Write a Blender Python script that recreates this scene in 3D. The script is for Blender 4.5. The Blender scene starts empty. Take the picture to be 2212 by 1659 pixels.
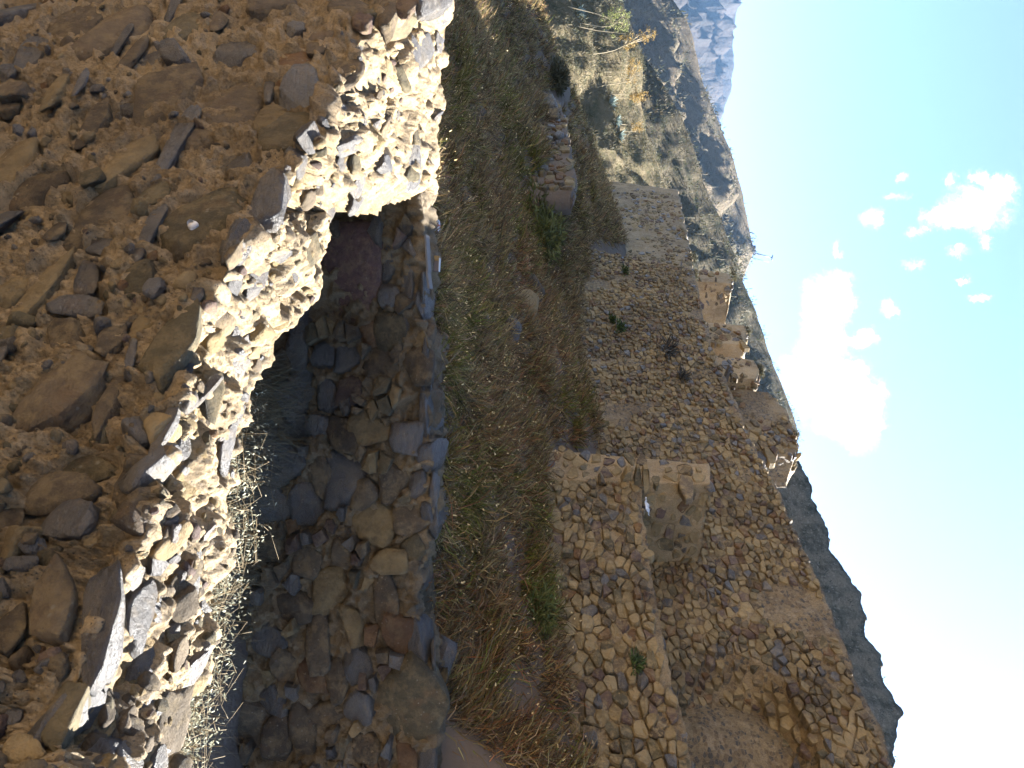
import bpy, bmesh, math, random
import numpy as np
from mathutils import Matrix, Vector
from mathutils.bvhtree import BVHTree

random.seed(7)
R = math.radians
scene = bpy.context.scene
C = scene.collection

# ------------------------------------------------------------------ camera (held sideways: world up points to picture right)
PITCH = R(3.02)
FX = 1533.6                                        # focal length in units of a 2212 x 1659 picture
FWD = np.array([0, math.cos(PITCH), -math.sin(PITCH)])
UPV = np.array([0, math.sin(PITCH), math.cos(PITCH)])
RGT = np.array([1.0, 0, 0])
cam_d = bpy.data.cameras.new('camera')
cam_d.sensor_width = 36.0
cam_d.lens = 18.0 / math.tan(R(35.8))
cam_d.clip_start = 0.05
cam_d.clip_end = 30000
cam = bpy.data.objects.new('camera', cam_d)
C.objects.link(cam)
cx, cy, cz = UPV, -RGT, -FWD
cam.matrix_world = Matrix(((cx[0], cy[0], cz[0], 0), (cx[1], cy[1], cz[1], 0), (cx[2], cy[2], cz[2], 0), (0, 0, 0, 1)))
scene.camera = cam

# ------------------------------------------------------------------ sun, sky, exposure
SUN_AZ, SUN_EL = R(58), R(38.5)                    # azimuth from the view axis towards the right
SUN_DIR = Vector((math.sin(SUN_AZ) * math.cos(SUN_EL), math.cos(SUN_AZ) * math.cos(SUN_EL), math.sin(SUN_EL)))
sun_d = bpy.data.lights.new('sun', 'SUN')
sun_d.energy = 5.0
sun_d.angle = R(0.53)
sun_d.color = (1.0, 0.975, 0.93)
sun = bpy.data.objects.new('sun', sun_d)
C.objects.link(sun)
sun.rotation_euler = SUN_DIR.to_track_quat('Z', 'Y').to_euler()
sun.location = (20, 10, 40)

world = bpy.data.worlds.new('World')
scene.world = world
world.use_nodes = True
SKY_STRENGTH = 0.05

def pdir(x, y):
    """direction of a point of the picture (x to the right = up in the world, 2212 wide)"""
    return FWD + (x - 1106.0) / FX * UPV + (y - 829.5) / FX * RGT

def build_world():
    nt = world.node_tree
    nt.nodes.clear()
    N = nt.nodes.new
    L = nt.links.new
    out = N('ShaderNodeOutputWorld')
    bg = N('ShaderNodeBackground')
    bg.inputs['Strength'].default_value = SKY_STRENGTH
    sky = N('ShaderNodeTexSky')
    sky.sky_type = 'NISHITA'
    sky.sun_disc = False
    sky.sun_elevation = SUN_EL
    sky.sun_rotation = SUN_AZ
    sky.altitude = 2800
    sky.air_density = 0.75
    sky.dust_density = 3.5
    sky.ozone_density = 1.0
    tc = N('ShaderNodeTexCoord')
    sep = N('ShaderNodeSeparateXYZ')
    L(tc.outputs['Generated'], sep.inputs[0])

    def m(op, a, b=None, c=None):
        n = N('ShaderNodeMath')
        n.operation = op
        for i, v in enumerate((a, b, c)):
            if v is None:
                continue
            if isinstance(v, (int, float)):
                n.inputs[i].default_value = v
            else:
                L(v, n.inputs[i])
        return n.outputs[0]
    yy = m('MAXIMUM', sep.outputs[1], 0.05)
    gx = m('DIVIDE', sep.outputs[0], yy)
    gz = m('DIVIDE', sep.outputs[2], yy)
    wn = N('ShaderNodeTexNoise')
    wn.inputs['Scale'].default_value = 22
    wn.inputs['Detail'].default_value = 9
    wn.inputs['Roughness'].default_value = 0.8
    wc = N('ShaderNodeCombineXYZ')
    L(gx, wc.inputs[0])
    L(gz, wc.inputs[1])
    L(wc.outputs[0], wn.inputs['Vector'])
    wsep = N('ShaderNodeSeparateColor')
    L(wn.outputs['Color'], wsep.inputs[0])
    gx = m('ADD', gx, m('MULTIPLY', m('SUBTRACT', wsep.outputs[0], 0.5), 0.055))
    gz = m('ADD', gz, m('MULTIPLY', m('SUBTRACT', wsep.outputs[1], 0.5), 0.055))
    blobs = [(1790, 650, 66, 66), (1775, 745, 60, 78), (1812, 850, 105, 92), (1745, 830, 70, 72), (1848, 925, 62, 62),
             (1875, 870, 44, 58), (1920, 668, 26, 24), (1822, 596, 36, 18), (1710, 790, 34, 34), (1862, 735, 40, 24),
             (2108, 450, 92, 56), (2045, 472, 62, 28), (1985, 496, 36, 16), (2160, 412, 54, 44), (2112, 384, 36, 20),
             (1883, 467, 30, 26), (1945, 425, 34, 14), (1970, 572, 36, 16), (2072, 545, 34, 14), (2108, 640, 30, 10),
             (1812, 540, 12, 18), (2125, 520, 16, 34), (1950, 385, 20, 16), (2052, 388, 14, 18), (2085, 605, 22, 10)]
    acc = None
    for (x, y, rx, ry) in blobs:
        d = pdir(x, y)
        px, pz = d[0] / d[1], d[2] / d[1]
        a = m('DIVIDE', m('SUBTRACT', gz, float(pz)), rx * .84 / FX)
        b = m('DIVIDE', m('SUBTRACT', gx, float(px)), ry * .84 / FX)
        e = m('SUBTRACT', 1.0, m('ADD', m('MULTIPLY', a, a), m('MULTIPLY', b, b)))
        if max(rx, ry) < 40: e = m('SUBTRACT', m('MULTIPLY', e, 0.8), 0.25)
        e = m('MAXIMUM', e, -1.5)
        acc = e if acc is None else m('SMOOTH_MAX', acc, e, 0.35)
    nz = N('ShaderNodeTexNoise')
    nz.inputs['Scale'].default_value = 38
    nz.inputs['Detail'].default_value = 9
    nz.inputs['Roughness'].default_value = 0.74
    comb = N('ShaderNodeCombineXYZ')
    L(gx, comb.inputs[0])
    L(gz, comb.inputs[1])
    L(comb.outputs[0], nz.inputs['Vector'])
    dens = m('ADD', acc, m('MULTIPLY', m('SUBTRACT', nz.outputs['Fac'], 0.5), 3.6))
    mr = N('ShaderNodeMapRange')
    mr.interpolation_type = 'SMOOTHSTEP'
    mr.inputs['From Min'].default_value = -0.7
    mr.inputs['From Max'].default_value = 2.3
    L(dens, mr.inputs['Value'])
    front = m('GREATER_THAN', sep.outputs[1], 0.1)
    fac = m('MULTIPLY', m('POWER', mr.outputs[0], 1.9), front)
    mix = N('ShaderNodeMix')
    mix.data_type = 'RGBA'
    L(fac, mix.inputs['Factor'])
    L(sky.outputs[0], mix.inputs['A'])
    mix.inputs['B'].default_value = (13, 13, 12.8, 1)
    L(mix.outputs['Result'], bg.inputs['Color'])
    L(bg.outputs[0], out.inputs[0])
build_world()

vs = scene.view_settings
vs.view_transform = 'Standard'
vs.look = 'None'
vs.gamma = 1.0
vs.use_curve_mapping = False
vs.exposure = 3.4
scene.cycles.use_denoising = True
scene.cycles.max_bounces = 6
scene.cycles.diffuse_bounces = 4
scene.cycles.volume_bounces = 0

# ------------------------------------------------------------------ small helpers
def tag(o, label=None, cat=None, group=None, kind=None):
    if label: o['label'] = label
    if cat: o['category'] = cat
    if group: o['group'] = group
    if kind: o['kind'] = kind
    return o

def hash3(i, j, k, seed):
    h = (i.astype(np.int64) * 374761393 + j.astype(np.int64) * 668265263 + k.astype(np.int64) * 2147483647 + seed * 974634777) & 0xFFFFFFFF
    h = ((h ^ (h >> 13)) * 1274126177) & 0xFFFFFFFF
    h = ((h ^ (h >> 16)) * 2246822519) & 0xFFFFFFFF
    h = h ^ (h >> 15)
    return (h & 0xFFFFFF) / float(0xFFFFFF)

def vnoise(p, seed=0):
    """gradient noise, about -1..1"""
    p = np.asarray(p, float)
    i = np.floor(p).astype(np.int64)
    f = p - i
    w = f * f * f * (f * (f * 6 - 15) + 10)
    r = 0
    for dx in (0, 1):
        wx = w[:, 0] if dx else 1 - w[:, 0]
        for dy in (0, 1):
            wy = w[:, 1] if dy else 1 - w[:, 1]
            for dz in (0, 1):
                wz = w[:, 2] if dz else 1 - w[:, 2]
                h = hash3(i[:, 0] + dx, i[:, 1] + dy, i[:, 2] + dz, seed)
                a = h * 2 * math.pi
                cz = (h * 131.7) % 1.0 * 2 - 1
                sz = np.sqrt(1 - cz * cz)
                g = np.cos(a) * sz * (f[:, 0] - dx) + np.sin(a) * sz * (f[:, 1] - dy) + cz * (f[:, 2] - dz)
                r = r + wx * wy * wz * g
    return r * 1.7

ROT = np.array([[0.36, 0.48, -0.8], [-0.8, 0.6, 0.0], [0.48, 0.64, 0.6]])

def fbm(p, octaves=4, seed=0, gain=0.5, lac=2.03):
    p = np.asarray(p, float)
    a, s, r = 1.0, 0.0, 0
    for o in range(octaves):
        r = r + a * vnoise(p + 17.3 * o, seed + o)
        s += a
        a *= gain
        p = (p @ ROT) * lac
    return r / s

def mesh_np(name, verts, faces, mats=(), smooth=True, mat_idx=None, cols=None, rnd=None):
    """faces: array (n,3) or (n,4)"""
    verts = np.ascontiguousarray(verts, dtype=np.float32)
    faces = np.ascontiguousarray(faces, dtype=np.int32)
    n, k = faces.shape
    me = bpy.data.meshes.new(name)
    me.vertices.add(len(verts))
    me.vertices.foreach_set('co', verts.ravel())
    me.loops.add(n * k)
    me.loops.foreach_set('vertex_index', faces.ravel())
    me.polygons.add(n)
    me.polygons.foreach_set('loop_start', np.arange(0, n * k, k, dtype=np.int32))
    me.polygons.foreach_set('loop_total', np.full(n, k, dtype=np.int32))
    for m in mats:
        me.materials.append(m)
    if mat_idx is not None:
        me.polygons.foreach_set('material_index', np.asarray(mat_idx, dtype=np.int32))
    me.update(calc_edges=True)
    me.polygons.foreach_set('use_smooth', np.full(n, smooth, dtype=bool))
    if cols is not None:
        a = me.color_attributes.new('col', 'FLOAT_COLOR', 'POINT')
        c4 = np.ones((len(verts), 4), np.float32)
        c4[:, :3] = cols
        a.data.foreach_set('color', c4.ravel())
    if rnd is not None:
        a = me.attributes.new('rnd', 'FLOAT', 'POINT')
        a.data.foreach_set('value', np.asarray(rnd, np.float32))
    return me

def link(name, me, parent=None):
    o = bpy.data.objects.new(name, me)
    C.objects.link(o)
    if parent: o.parent = parent
    return o

def empty(name, loc=(0, 0, 0)):
    o = bpy.data.objects.new(name, None)
    o.empty_display_size = 0.2
    o.location = loc
    C.objects.link(o)
    return o

def grid_faces(nr, nc):
    i = np.arange(nr - 1)[:, None] * nc + np.arange(nc - 1)[None, :]
    return np.stack([i, i + 1, i + 1 + nc, i + nc], -1).reshape(-1, 4)

def resample(pts, n, keys=None):
    pts = np.asarray(pts, float)
    k = np.arange(len(pts)) if keys is None else np.asarray(keys, float)
    t = np.linspace(k[0], k[-1], n)
    return np.stack([np.interp(t, k, pts[:, i]) for i in range(pts.shape[1])], 1)

def on_plane(x, y, n, q):
    d = pdir(x, y)
    return d * (q / (d[0] * n[0] + d[1] * n[1]))

def at_depth(x, y, depth):
    d = pdir(x, y)
    return d * (depth / d[1])

def to_pix(P):
    P = np.asarray(P, float)
    f = P @ FWD
    return 1106 + FX * (P @ UPV) / f, 829.5 + FX * (P @ RGT) / f

def grid_normals(G):
    du = np.gradient(G, axis=1)
    dv = np.gradient(G, axis=0)
    n = np.cross(du, dv)
    return n / (np.linalg.norm(n, axis=2, keepdims=True) + 1e-9)

# ------------------------------------------------------------------ materials
class NT:
    def __init__(self, name):
        self.mat = bpy.data.materials.new(name)
        self.mat.use_nodes = True
        self.nt = self.mat.node_tree
        self.nt.nodes.clear()
        self.out = self.n('ShaderNodeOutputMaterial')
        self.bsdf = self.n('ShaderNodeBsdfPrincipled')
        self.nt.links.new(self.bsdf.outputs[0], self.out.inputs[0])
        self.pos = self.n('ShaderNodeNewGeometry').outputs['Position']
    def n(self, t): return self.nt.nodes.new(t)
    def l(self, a, b): self.nt.links.new(a, b)
    def noise(self, scale, detail=4, rough=0.55, vec=None, dist=0.0):
        n = self.n('ShaderNodeTexNoise')
        n.inputs['Scale'].default_value = scale
        n.inputs['Detail'].default_value = detail
        n.inputs['Roughness'].default_value = rough
        n.inputs['Distortion'].default_value = dist
        self.l(vec or self.pos, n.inputs['Vector'])
        return n.outputs['Fac']
    def voro(self, scale, feature='F1', vec=None, out='Distance', rand=1.0):
        n = self.n('ShaderNodeTexVoronoi')
        n.feature = feature
        n.inputs['Scale'].default_value = scale
        n.inputs['Randomness'].default_value = rand
        self.l(vec or self.pos, n.inputs['Vector'])
        return n.outputs[out]
    def ramp(self, fac, stops):
        n = self.n('ShaderNodeValToRGB')
        el = n.color_ramp.elements
        while len(el) < len(stops): el.new(0.5)
        for e, (p, c) in zip(el, stops):
            e.position = p
            e.color = (*c, 1) if len(c) == 3 else c
        self.l(fac, n.inputs[0])
        return n.outputs[0]
    def math(self, op, a, b=None):
        n = self.n('ShaderNodeMath')
        n.operation = op
        for i, v in enumerate((a, b)):
            if v is None: continue
            if isinstance(v, (int, float)): n.inputs[i].default_value = v
            else: self.l(v, n.inputs[i])
        return n.outputs[0]
    def step(self, v, lo, hi):
        n = self.n('ShaderNodeMapRange')
        n.interpolation_type = 'SMOOTHSTEP'
        n.inputs['From Min'].default_value = lo
        n.inputs['From Max'].default_value = hi
        self.l(v, n.inputs['Value'])
        return n.outputs[0]
    def mix(self, f, a, b, mode='MIX'):
        n = self.n('ShaderNodeMix')
        n.data_type = 'RGBA'
        n.blend_type = mode
        for key, v in (('Factor', f), ('A', a), ('B', b)):
            s = n.inputs[key]
            if isinstance(v, (int, float)): s.default_value = v
            elif isinstance(v, tuple): s.default_value = (*v, 1)
            else: self.l(v, s)
        return n.outputs['Result']
    def bump(self, h, strength, dist, prev=None):
        n = self.n('ShaderNodeBump')
        n.inputs['Strength'].default_value = strength
        n.inputs['Distance'].default_value = dist
        self.l(h, n.inputs['Height'])
        if prev: self.l(prev, n.inputs['Normal'])
        return n.outputs[0]
    def stretch(self, sx, sy, sz):
        n = self.n('ShaderNodeMapping')
        n.inputs['Scale'].default_value = (sx, sy, sz)
        self.l(self.pos, n.inputs['Vector'])
        return n.outputs[0]
    def rand(self):
        oi = self.n('ShaderNodeObjectInfo').outputs['Random']
        at = self.n('ShaderNodeAttribute')
        at.attribute_name = 'rnd'
        return self.math('FRACT', self.math('ADD', oi, at.outputs['Fac']))
    def fin(self, col, rough=0.9, normal=None, spec=0.3):
        if isinstance(col, tuple): self.bsdf.inputs['Base Color'].default_value = (*col, 1)
        else: self.l(col, self.bsdf.inputs['Base Color'])
        if isinstance(rough, (int, float)): self.bsdf.inputs['Roughness'].default_value = rough
        else: self.l(rough, self.bsdf.inputs['Roughness'])
        self.bsdf.inputs['Specular IOR Level'].default_value = spec
        if normal: self.l(normal, self.bsdf.inputs['Normal'])
        return self.mat

MUD_A, MUD_B, MUD_C = (0.36, 0.265, 0.143), (0.285, 0.205, 0.105), (0.19, 0.132, 0.066)

def mat_mud(name, fine=1.0, tint=1.0, chink=False):
    t = NT(name)
    big = t.noise(1.7 * fine, 5, 0.6)
    mid = t.noise(9 * fine, 6, 0.65)
    col = t.ramp(big, [(0.3, tuple(c * tint for c in MUD_C)), (0.5, tuple(c * tint for c in MUD_B)), (0.72, tuple(c * tint for c in MUD_A))])
    col = t.mix(t.math('MULTIPLY', t.step(mid, 0.42, 0.68), 0.55), col, tuple(c * tint for c in (0.39, 0.30, 0.185)))
    grit = t.voro(60 * fine)
    col = t.mix(t.math('MULTIPLY', t.math('SUBTRACT', 1.0, t.step(grit, 0.10, 0.22)), t.step(mid, 0.40, 0.56)), col, (0.07, 0.06, 0.05))
    if chink:                                      # gravel-sized chinking stones too small to build one by one
        cv = t.voro(17, 'F1', t.stretch(1, 1, 1.3), 'Color')
        sx = t.n('ShaderNodeSeparateColor'); t.l(cv, sx.inputs[0])
        cd = t.voro(17, 'DISTANCE_TO_EDGE', t.stretch(1, 1, 1.3))
        pal = t.ramp(sx.outputs[0], [(0.1, (0.08, 0.07, 0.056)), (0.4, (0.14, 0.095, 0.05)), (0.65, (0.19, 0.13, 0.066)), (0.9, (0.24, 0.17, 0.09))])
        on = t.math('MULTIPLY', t.step(cd, 0.02, 0.09), t.math('MULTIPLY', t.math('GREATER_THAN', sx.outputs[1], 0.35), t.step(big, 0.62, 0.5)))
        col = t.mix(on, col, pal)
        nrm0 = t.bump(on, 0.8, 0.03)
    clod = t.noise(26 * fine, 8, 0.72, t.stretch(1, 1, 0.55), 0.6)
    crk = t.voro(13 * fine, 'DISTANCE_TO_EDGE', t.stretch(1, 1, 0.7))
    nrm = t.bump(t.step(crk, 0.0, 0.06), 0.30, 0.010 / fine, nrm0 if chink else None)
    nrm = t.bump(clod, 1.0, 0.055 / fine, nrm)
    nrm = t.bump(t.noise(110 * fine, 6, 0.7), 0.9, 0.014 / fine, nrm)
    spk = t.noise(75 * fine, 5, 0.75)
    col = t.mix(1.0, col, t.ramp(spk, [(0.30, (0.50, 0.48, 0.46)), (0.48, (0.95, 0.95, 0.95)), (0.70, (1.35, 1.35, 1.35))]), 'MULTIPLY')
    st = t.noise(0.9, 6, 0.7, t.stretch(1, 1, 0.45))
    col = t.mix(1.0, col, t.ramp(st, [(0.32, (0.62, 0.60, 0.57)), (0.5, (1, 1, 1)), (0.7, (1.18, 1.14, 1.05))]), 'MULTIPLY')
    return t.fin(col, 0.72, nrm, 0.4)

def mat_stone_(name, stops, fine=1.0, rough=0.8, dust=0.5, spec=0.35, layered=False):
    t = NT(name)
    base = t.ramp(t.rand(), stops)
    mott = t.noise(14 * fine, 6, 0.65)
    col = t.mix(0.75, base, t.ramp(mott, [(0.25, (0.45, 0.45, 0.47)), (0.55, (1, 1, 1)), (0.8, (1.35, 1.25, 1.1))]), 'MULTIPLY')
    rust = t.noise(6 * fine, 4, 0.6)
    col = t.mix(t.math('MULTIPLY', t.step(rust, 0.55, 0.72), 0.4), col, (0.12, 0.07, 0.034))
    du = t.noise(8 * fine, 8, 0.75)
    col = t.mix(t.math('MULTIPLY', t.step(du, 0.46, 0.60), dust), col, (0.25, 0.186, 0.096))
    lich = t.voro(22 * fine, 'F1')
    col = t.mix(t.math('MULTIPLY', t.math('SUBTRACT', 1.0, t.step(lich, 0.10, 0.18)), t.math('MULTIPLY', t.step(rust, 0.5, 0.6), 0.5)), col, (0.24, 0.225, 0.18))
    vec = t.stretch(1, 1, 3.5) if layered else None
    nrm = t.bump(t.noise(9 * fine, 8, 0.7, vec, 0.6), 0.9, 0.06 / fine)
    nrm = t.bump(t.noise(24 * fine, 8, 0.75, vec, 0.5), 0.9, 0.028 / fine, nrm)
    nrm = t.bump(t.voro(15 * fine, 'DISTANCE_TO_EDGE'), 0.16, 0.01 / fine, nrm)
    nrm = t.bump(t.noise(40 * fine, 8, 0.7), 0.8, 0.014 / fine, nrm)
    st = t.noise(0.9, 6, 0.7, t.stretch(1, 1, 0.45))
    col = t.mix(1.0, col, t.ramp(st, [(0.32, (0.62, 0.60, 0.57)), (0.5, (1, 1, 1)), (0.7, (1.18, 1.14, 1.05))]), 'MULTIPLY')
    return t.fin(col, rough, nrm, spec)

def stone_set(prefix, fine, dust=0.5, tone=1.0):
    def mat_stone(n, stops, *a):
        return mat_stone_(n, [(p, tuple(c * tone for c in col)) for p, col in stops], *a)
    return [
        mat_stone(prefix + '_slate', [(0.0, (0.054, 0.047, 0.041)), (0.5, (0.082, 0.073, 0.064)), (1.0, (0.125, 0.116, 0.106))], fine, 0.42, dust * 0.55, 0.7, True),
        mat_stone(prefix + '_brown', [(0.0, (0.078, 0.058, 0.036)), (0.5, (0.115, 0.086, 0.053)), (1.0, (0.16, 0.12, 0.075))], fine, 0.85, dust),
        mat_stone(prefix + '_olive', [(0.0, (0.075, 0.060, 0.031)), (0.5, (0.105, 0.086, 0.046)), (1.0, (0.145, 0.12, 0.070))], fine, 0.85, dust * 0.8),
        mat_stone(prefix + '_tan', [(0.0, (0.20, 0.145, 0.068)), (0.5, (0.26, 0.19, 0.092)), (1.0, (0.33, 0.245, 0.125))], fine, 0.9, dust),
        mat_stone(prefix + '_purple', [(0.0, (0.082, 0.052, 0.042)), (0.5, (0.108, 0.070, 0.055)), (1.0, (0.145, 0.098, 0.076))], fine, 0.85, dust * 0.7),
        mat_stone(prefix + '_rust', [(0.0, (0.12, 0.062, 0.027)), (0.5, (0.155, 0.083, 0.036)), (1.0, (0.20, 0.115, 0.052))], fine, 0.85, dust * 0.6),
    ]
SL, BR, OL, TA, PU, RU = range(6)

M_MUD = mat_mud('mud_mortar', 1.0)
M_MUD_FAR = mat_mud('mud_mortar_terraces', 0.9, 0.82, True)
M_NEAR = stone_set('stone', 1.0, 0.48, 0.88)
M_STONE_SHADED = stone_set('shade_tinted_stone', 1.0, 0.3, 0.55)  # same stone colours, darkened to carry the room's shade
M_MUD_SHADED = mat_mud('shade_tinted_mortar', 1.0, 0.5)  # near-wall mud darkened, shade of the room put into its colour
M_TERR = stone_set('terrace_stone', 1.2, 0.9, 0.88)

def mat_leaf(name, trans=0.25, rough=0.7):
    t = NT(name)
    at = t.n('ShaderNodeAttribute')
    at.attribute_name = 'col'
    t.l(at.outputs['Color'], t.bsdf.inputs['Base Color'])
    t.bsdf.inputs['Roughness'].default_value = rough
    t.bsdf.inputs['Specular IOR Level'].default_value = 0.2
    tr = t.n('ShaderNodeBsdfTranslucent')
    t.l(at.outputs['Color'], tr.inputs['Color'])
    ms = t.n('ShaderNodeMixShader')
    ms.inputs[0].default_value = trans
    t.l(t.bsdf.outputs[0], ms.inputs[1])
    t.l(tr.outputs[0], ms.inputs[2])
    t.l(ms.outputs[0], t.out.inputs[0])
    return t.mat
M_LEAF = mat_leaf('plant_blades')

def mat_ground(name, stops, s=1.0, bump=0.05):
    t = NT(name)
    col = t.ramp(t.noise(0.8 * s, 8, 0.65), stops)
    col = t.mix(t.math('MULTIPLY', t.step(t.voro(7 * s), 0.1, 0.32), 0.35), (0.12, 0.10, 0.085), col)
    nrm = t.bump(t.noise(6 * s, 9, 0.7), 0.9, bump / s)
    return t.fin(col, 0.95, nrm, 0.1)
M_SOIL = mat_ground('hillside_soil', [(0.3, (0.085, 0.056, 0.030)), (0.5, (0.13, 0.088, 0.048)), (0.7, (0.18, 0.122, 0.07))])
M_PATH = mat_ground('path_bounce_soil', [(0.3, (0.34, 0.232, 0.112)), (0.5, (0.41, 0.282, 0.138)), (0.7, (0.46, 0.33, 0.17))])  # warm tone tuned for the light that path and added banks bounce
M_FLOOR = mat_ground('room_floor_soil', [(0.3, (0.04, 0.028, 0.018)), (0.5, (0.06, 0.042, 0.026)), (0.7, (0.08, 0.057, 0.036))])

def mat_hill(name, dry, green, rock, s, bump):
    t = NT(name)
    a = t.noise(1.0 * s, 9, 0.68)
    b = t.noise(5.0 * s, 8, 0.7)
    col = t.ramp(a, [(0.35, green), (0.55, dry), (0.75, tuple(c * 1.25 for c in dry))])
    sp = t.voro(16 * s)
    col = t.mix(t.math('MULTIPLY', t.math('SUBTRACT', 1.0, t.step(sp, 0.15, 0.42)), 0.7), col, tuple(c * 0.55 for c in green))
    col = t.mix(t.math('MULTIPLY', t.step(b, 0.54, 0.66), 0.8), col, rock)
    nrm = t.bump(t.noise(4 * s, 10, 0.72), 1.0, bump)
    return t.fin(col, 0.95, nrm, 0.05)
# ------------------------------------------------------------------ rock shapes (shared by many stones)
def rock_mesh(name, seed, sub=3, slab=False, block=False):
    rng = np.random.RandomState(seed)
    bm = bmesh.new()
    bmesh.ops.create_icosphere(bm, subdivisions=sub, radius=1.0)
    V = np.array([v.co[:] for v in bm.verts])
    V /= np.linalg.norm(V, axis=1, keepdims=True)
    npl = rng.randint(9, 15)
    pn = rng.normal(size=(npl, 3))
    pn[:7, 1] *= 0.22
    pn /= np.linalg.norm(pn, axis=1, keepdims=True)
    pd = rng.uniform(0.58, 0.92, npl)
    ax = np.array([[1, 0, 0], [-1, 0, 0], [0, -1, 0], [0, 0, 1], [0, 0, -1]], float) + rng.normal(size=(5, 3)) * (0.06 if block else 0.16)
    ax /= np.linalg.norm(ax, axis=1, keepdims=True)
    pn = np.vstack([pn, ax])
    pd = np.concatenate([pd + (0.25 if block else 0), rng.uniform(0.74, 0.92, 5) if not block else np.full(5, 0.8)])
    if not slab:
        s = np.array([0.22 * rng.normal(), -1, 0.22 * rng.normal()])
        pn = np.vstack([pn, s / np.linalg.norm(s)])
        pd = np.append(pd, rng.uniform(0.6, 0.72))
    if slab:
        s = np.array([0.12 * rng.normal(), -1, 0.12 * rng.normal()])
        pn = np.vstack([pn, s / np.linalg.norm(s)])
        pd = np.append(pd, 0.6)
    dots = V @ pn.T
    r = np.where(dots > 0.05, pd[None] / np.maximum(dots, 0.05), 9.0)
    k = 60.0 if block else 70.0
    rr = -np.log(np.exp(-k * np.minimum(r, 3)).sum(1)) / k
    P = V * rr[:, None]
    d = fbm(P * 1.6 + seed * 3.1, 4, seed) * 0.06 + fbm(P * 5.0 + seed, 4, seed + 9, .65) * 0.06
    P = P + V * d[:, None]
    P[:, [0, 2]] /= np.abs(P[:, [0, 2]]).max(0)
    for v, p in zip(bm.verts, P): v.co = p
    me = bpy.data.meshes.new(name)
    bm.to_mesh(me)
    bm.free()
    me.polygons.foreach_set('use_smooth', np.ones(len(me.polygons), bool))
    me.materials.append(None)
    return me
ROCKS = [rock_mesh('rock', 100 + i) for i in range(22)]
SLABS = [rock_mesh('slab_rock', 300 + i, slab=True) for i in range(10)]
BLOCKS = [rock_mesh('block_rock', 500 + i, block=True) for i in range(6)]
PEBBLES = [rock_mesh('pebble_rock', 700 + i, sub=2) for i in range(10)]

def frame_matrix(loc, ex, ey, ez, sx, sy, sz, roll=0.0, tilt=(0, 0)):
    """ex along the wall, ey into the wall, ez up the face; roll turns the stone in the face"""
    B = Matrix((ex, ey, ez)).transposed().to_4x4()
    return Matrix.Translation(loc) @ B @ Matrix.Rotation(roll, 4, 'Y') @ Matrix.Rotation(tilt[0], 4, 'X') @ Matrix.Rotation(tilt[1], 4, 'Z') @ Matrix.Diagonal((sx, sy, sz, 1))

def put_stone(parent, me, mat, mw, name='stone'):
    o = bpy.data.objects.new(name, me)
    C.objects.link(o)
    o.parent = parent
    o.matrix_world = mw
    o.material_slots[0].link = 'OBJECT'
    o.material_slots[0].material = mat
    return o

def bake(me, mw):
    n = len(me.vertices)
    v = np.empty(n * 3, np.float32)
    me.vertices.foreach_get('co', v)
    v = v.reshape(-1, 3)
    m = np.array(mw)
    v = v @ m[:3, :3].T + m[:3, 3]
    f = np.empty(len(me.loops), np.int32)
    me.loops.foreach_get('vertex_index', f)
    return v, f.reshape(-1, 3)

class Joined:
    """many small pieces that become one part"""
    def __init__(self, smooth=True): self.smooth = smooth; self.v, self.f, self.m, self.r, self.n = [], [], [], [], 0
    def add(self, v, f, mi, r):
        self.v.append(v); self.f.append(np.asarray(f) + self.n); self.n += len(v)
        self.m.append(np.full(len(f), mi)); self.r.append(np.full(len(v), r))
    def build(self, name, mats, parent):
        if not self.v: return None
        me = mesh_np(name, np.vstack(self.v), np.vstack(self.f), mats, self.smooth, np.concatenate(self.m), rnd=np.concatenate(self.r))
        o = link(name, me, parent)
        o['kind'] = 'stuff'
        return o

# ------------------------------------------------------------------ plank of wall: bottom, lip, rear polylines -> displaced closed sheet
def wall_sheet(bottom, lip, rear, ncols, nf, nt, nb=3, amp=0.05, freq=2.2, seed=1, keys=None, extra=None, ztop=0.0, lowz=None):
    b, l, r = (resample(p, ncols, keys) for p in (bottom, lip, rear))
    rb = r.copy()
    rb[:, 2] = b[:, 2] if lowz is None else lowz
    rows = []
    for i in range(nf): rows.append(b + (l - b) * (i / (nf - 1)))
    for i in range(1, nt): rows.append(l + (r - l) * (i / (nt - 1)))
    for i in range(1, nb): rows.append(r + (rb - r) * (i / (nb - 1)))
    G = np.array(rows)
    # soften the crease, then displace
    N = grid_normals(G)
    for _ in range(2):
        N[1:-1] = (N[:-2] + N[1:-1] + N[2:]) / 3
    N /= np.linalg.norm(N, axis=2, keepdims=True)
    P = G.reshape(-1, 3)
    d = fbm(P * freq + seed, 5, seed, 0.55) * amp + fbm(P * freq * 6, 3, seed + 5) * amp * 0.30
    D = d.reshape(G.shape[:2])
    if extra is not None: D = D + extra(G)
    G2 = G + N * D[..., None]
    if ztop:
        w = np.zeros(G.shape[:2])
        w[nf - 3:nf + nt] = 1
        G2[..., 2] += w * ztop * fbm(P * 1.3 + 50, 4, seed + 20).reshape(w.shape)
    def cap(c):
        m = G2[:, c].copy()
        mid = (G2[nf - 1, c] + G2[nf + nt - 2, c]) / 2
        m[:, :2] = mid[:2]
        return m[:, None]
    G3 = np.concatenate([cap(0), G2, cap(-1)], 1)
    return G3, G, N

# ================================================================== LARGE STRUCTURE
ND = np.array([-0.525, 0.851, 0.0])                # direction in which the terrace walls run away from us (to the left)
NN = np.array([0.851, 0.525, 0.0])                 # their inward normal
W1 = np.array([0.66, 0.7513, 0.0])                 # inward normal of the near wall
Q1 = 1.63

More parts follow.
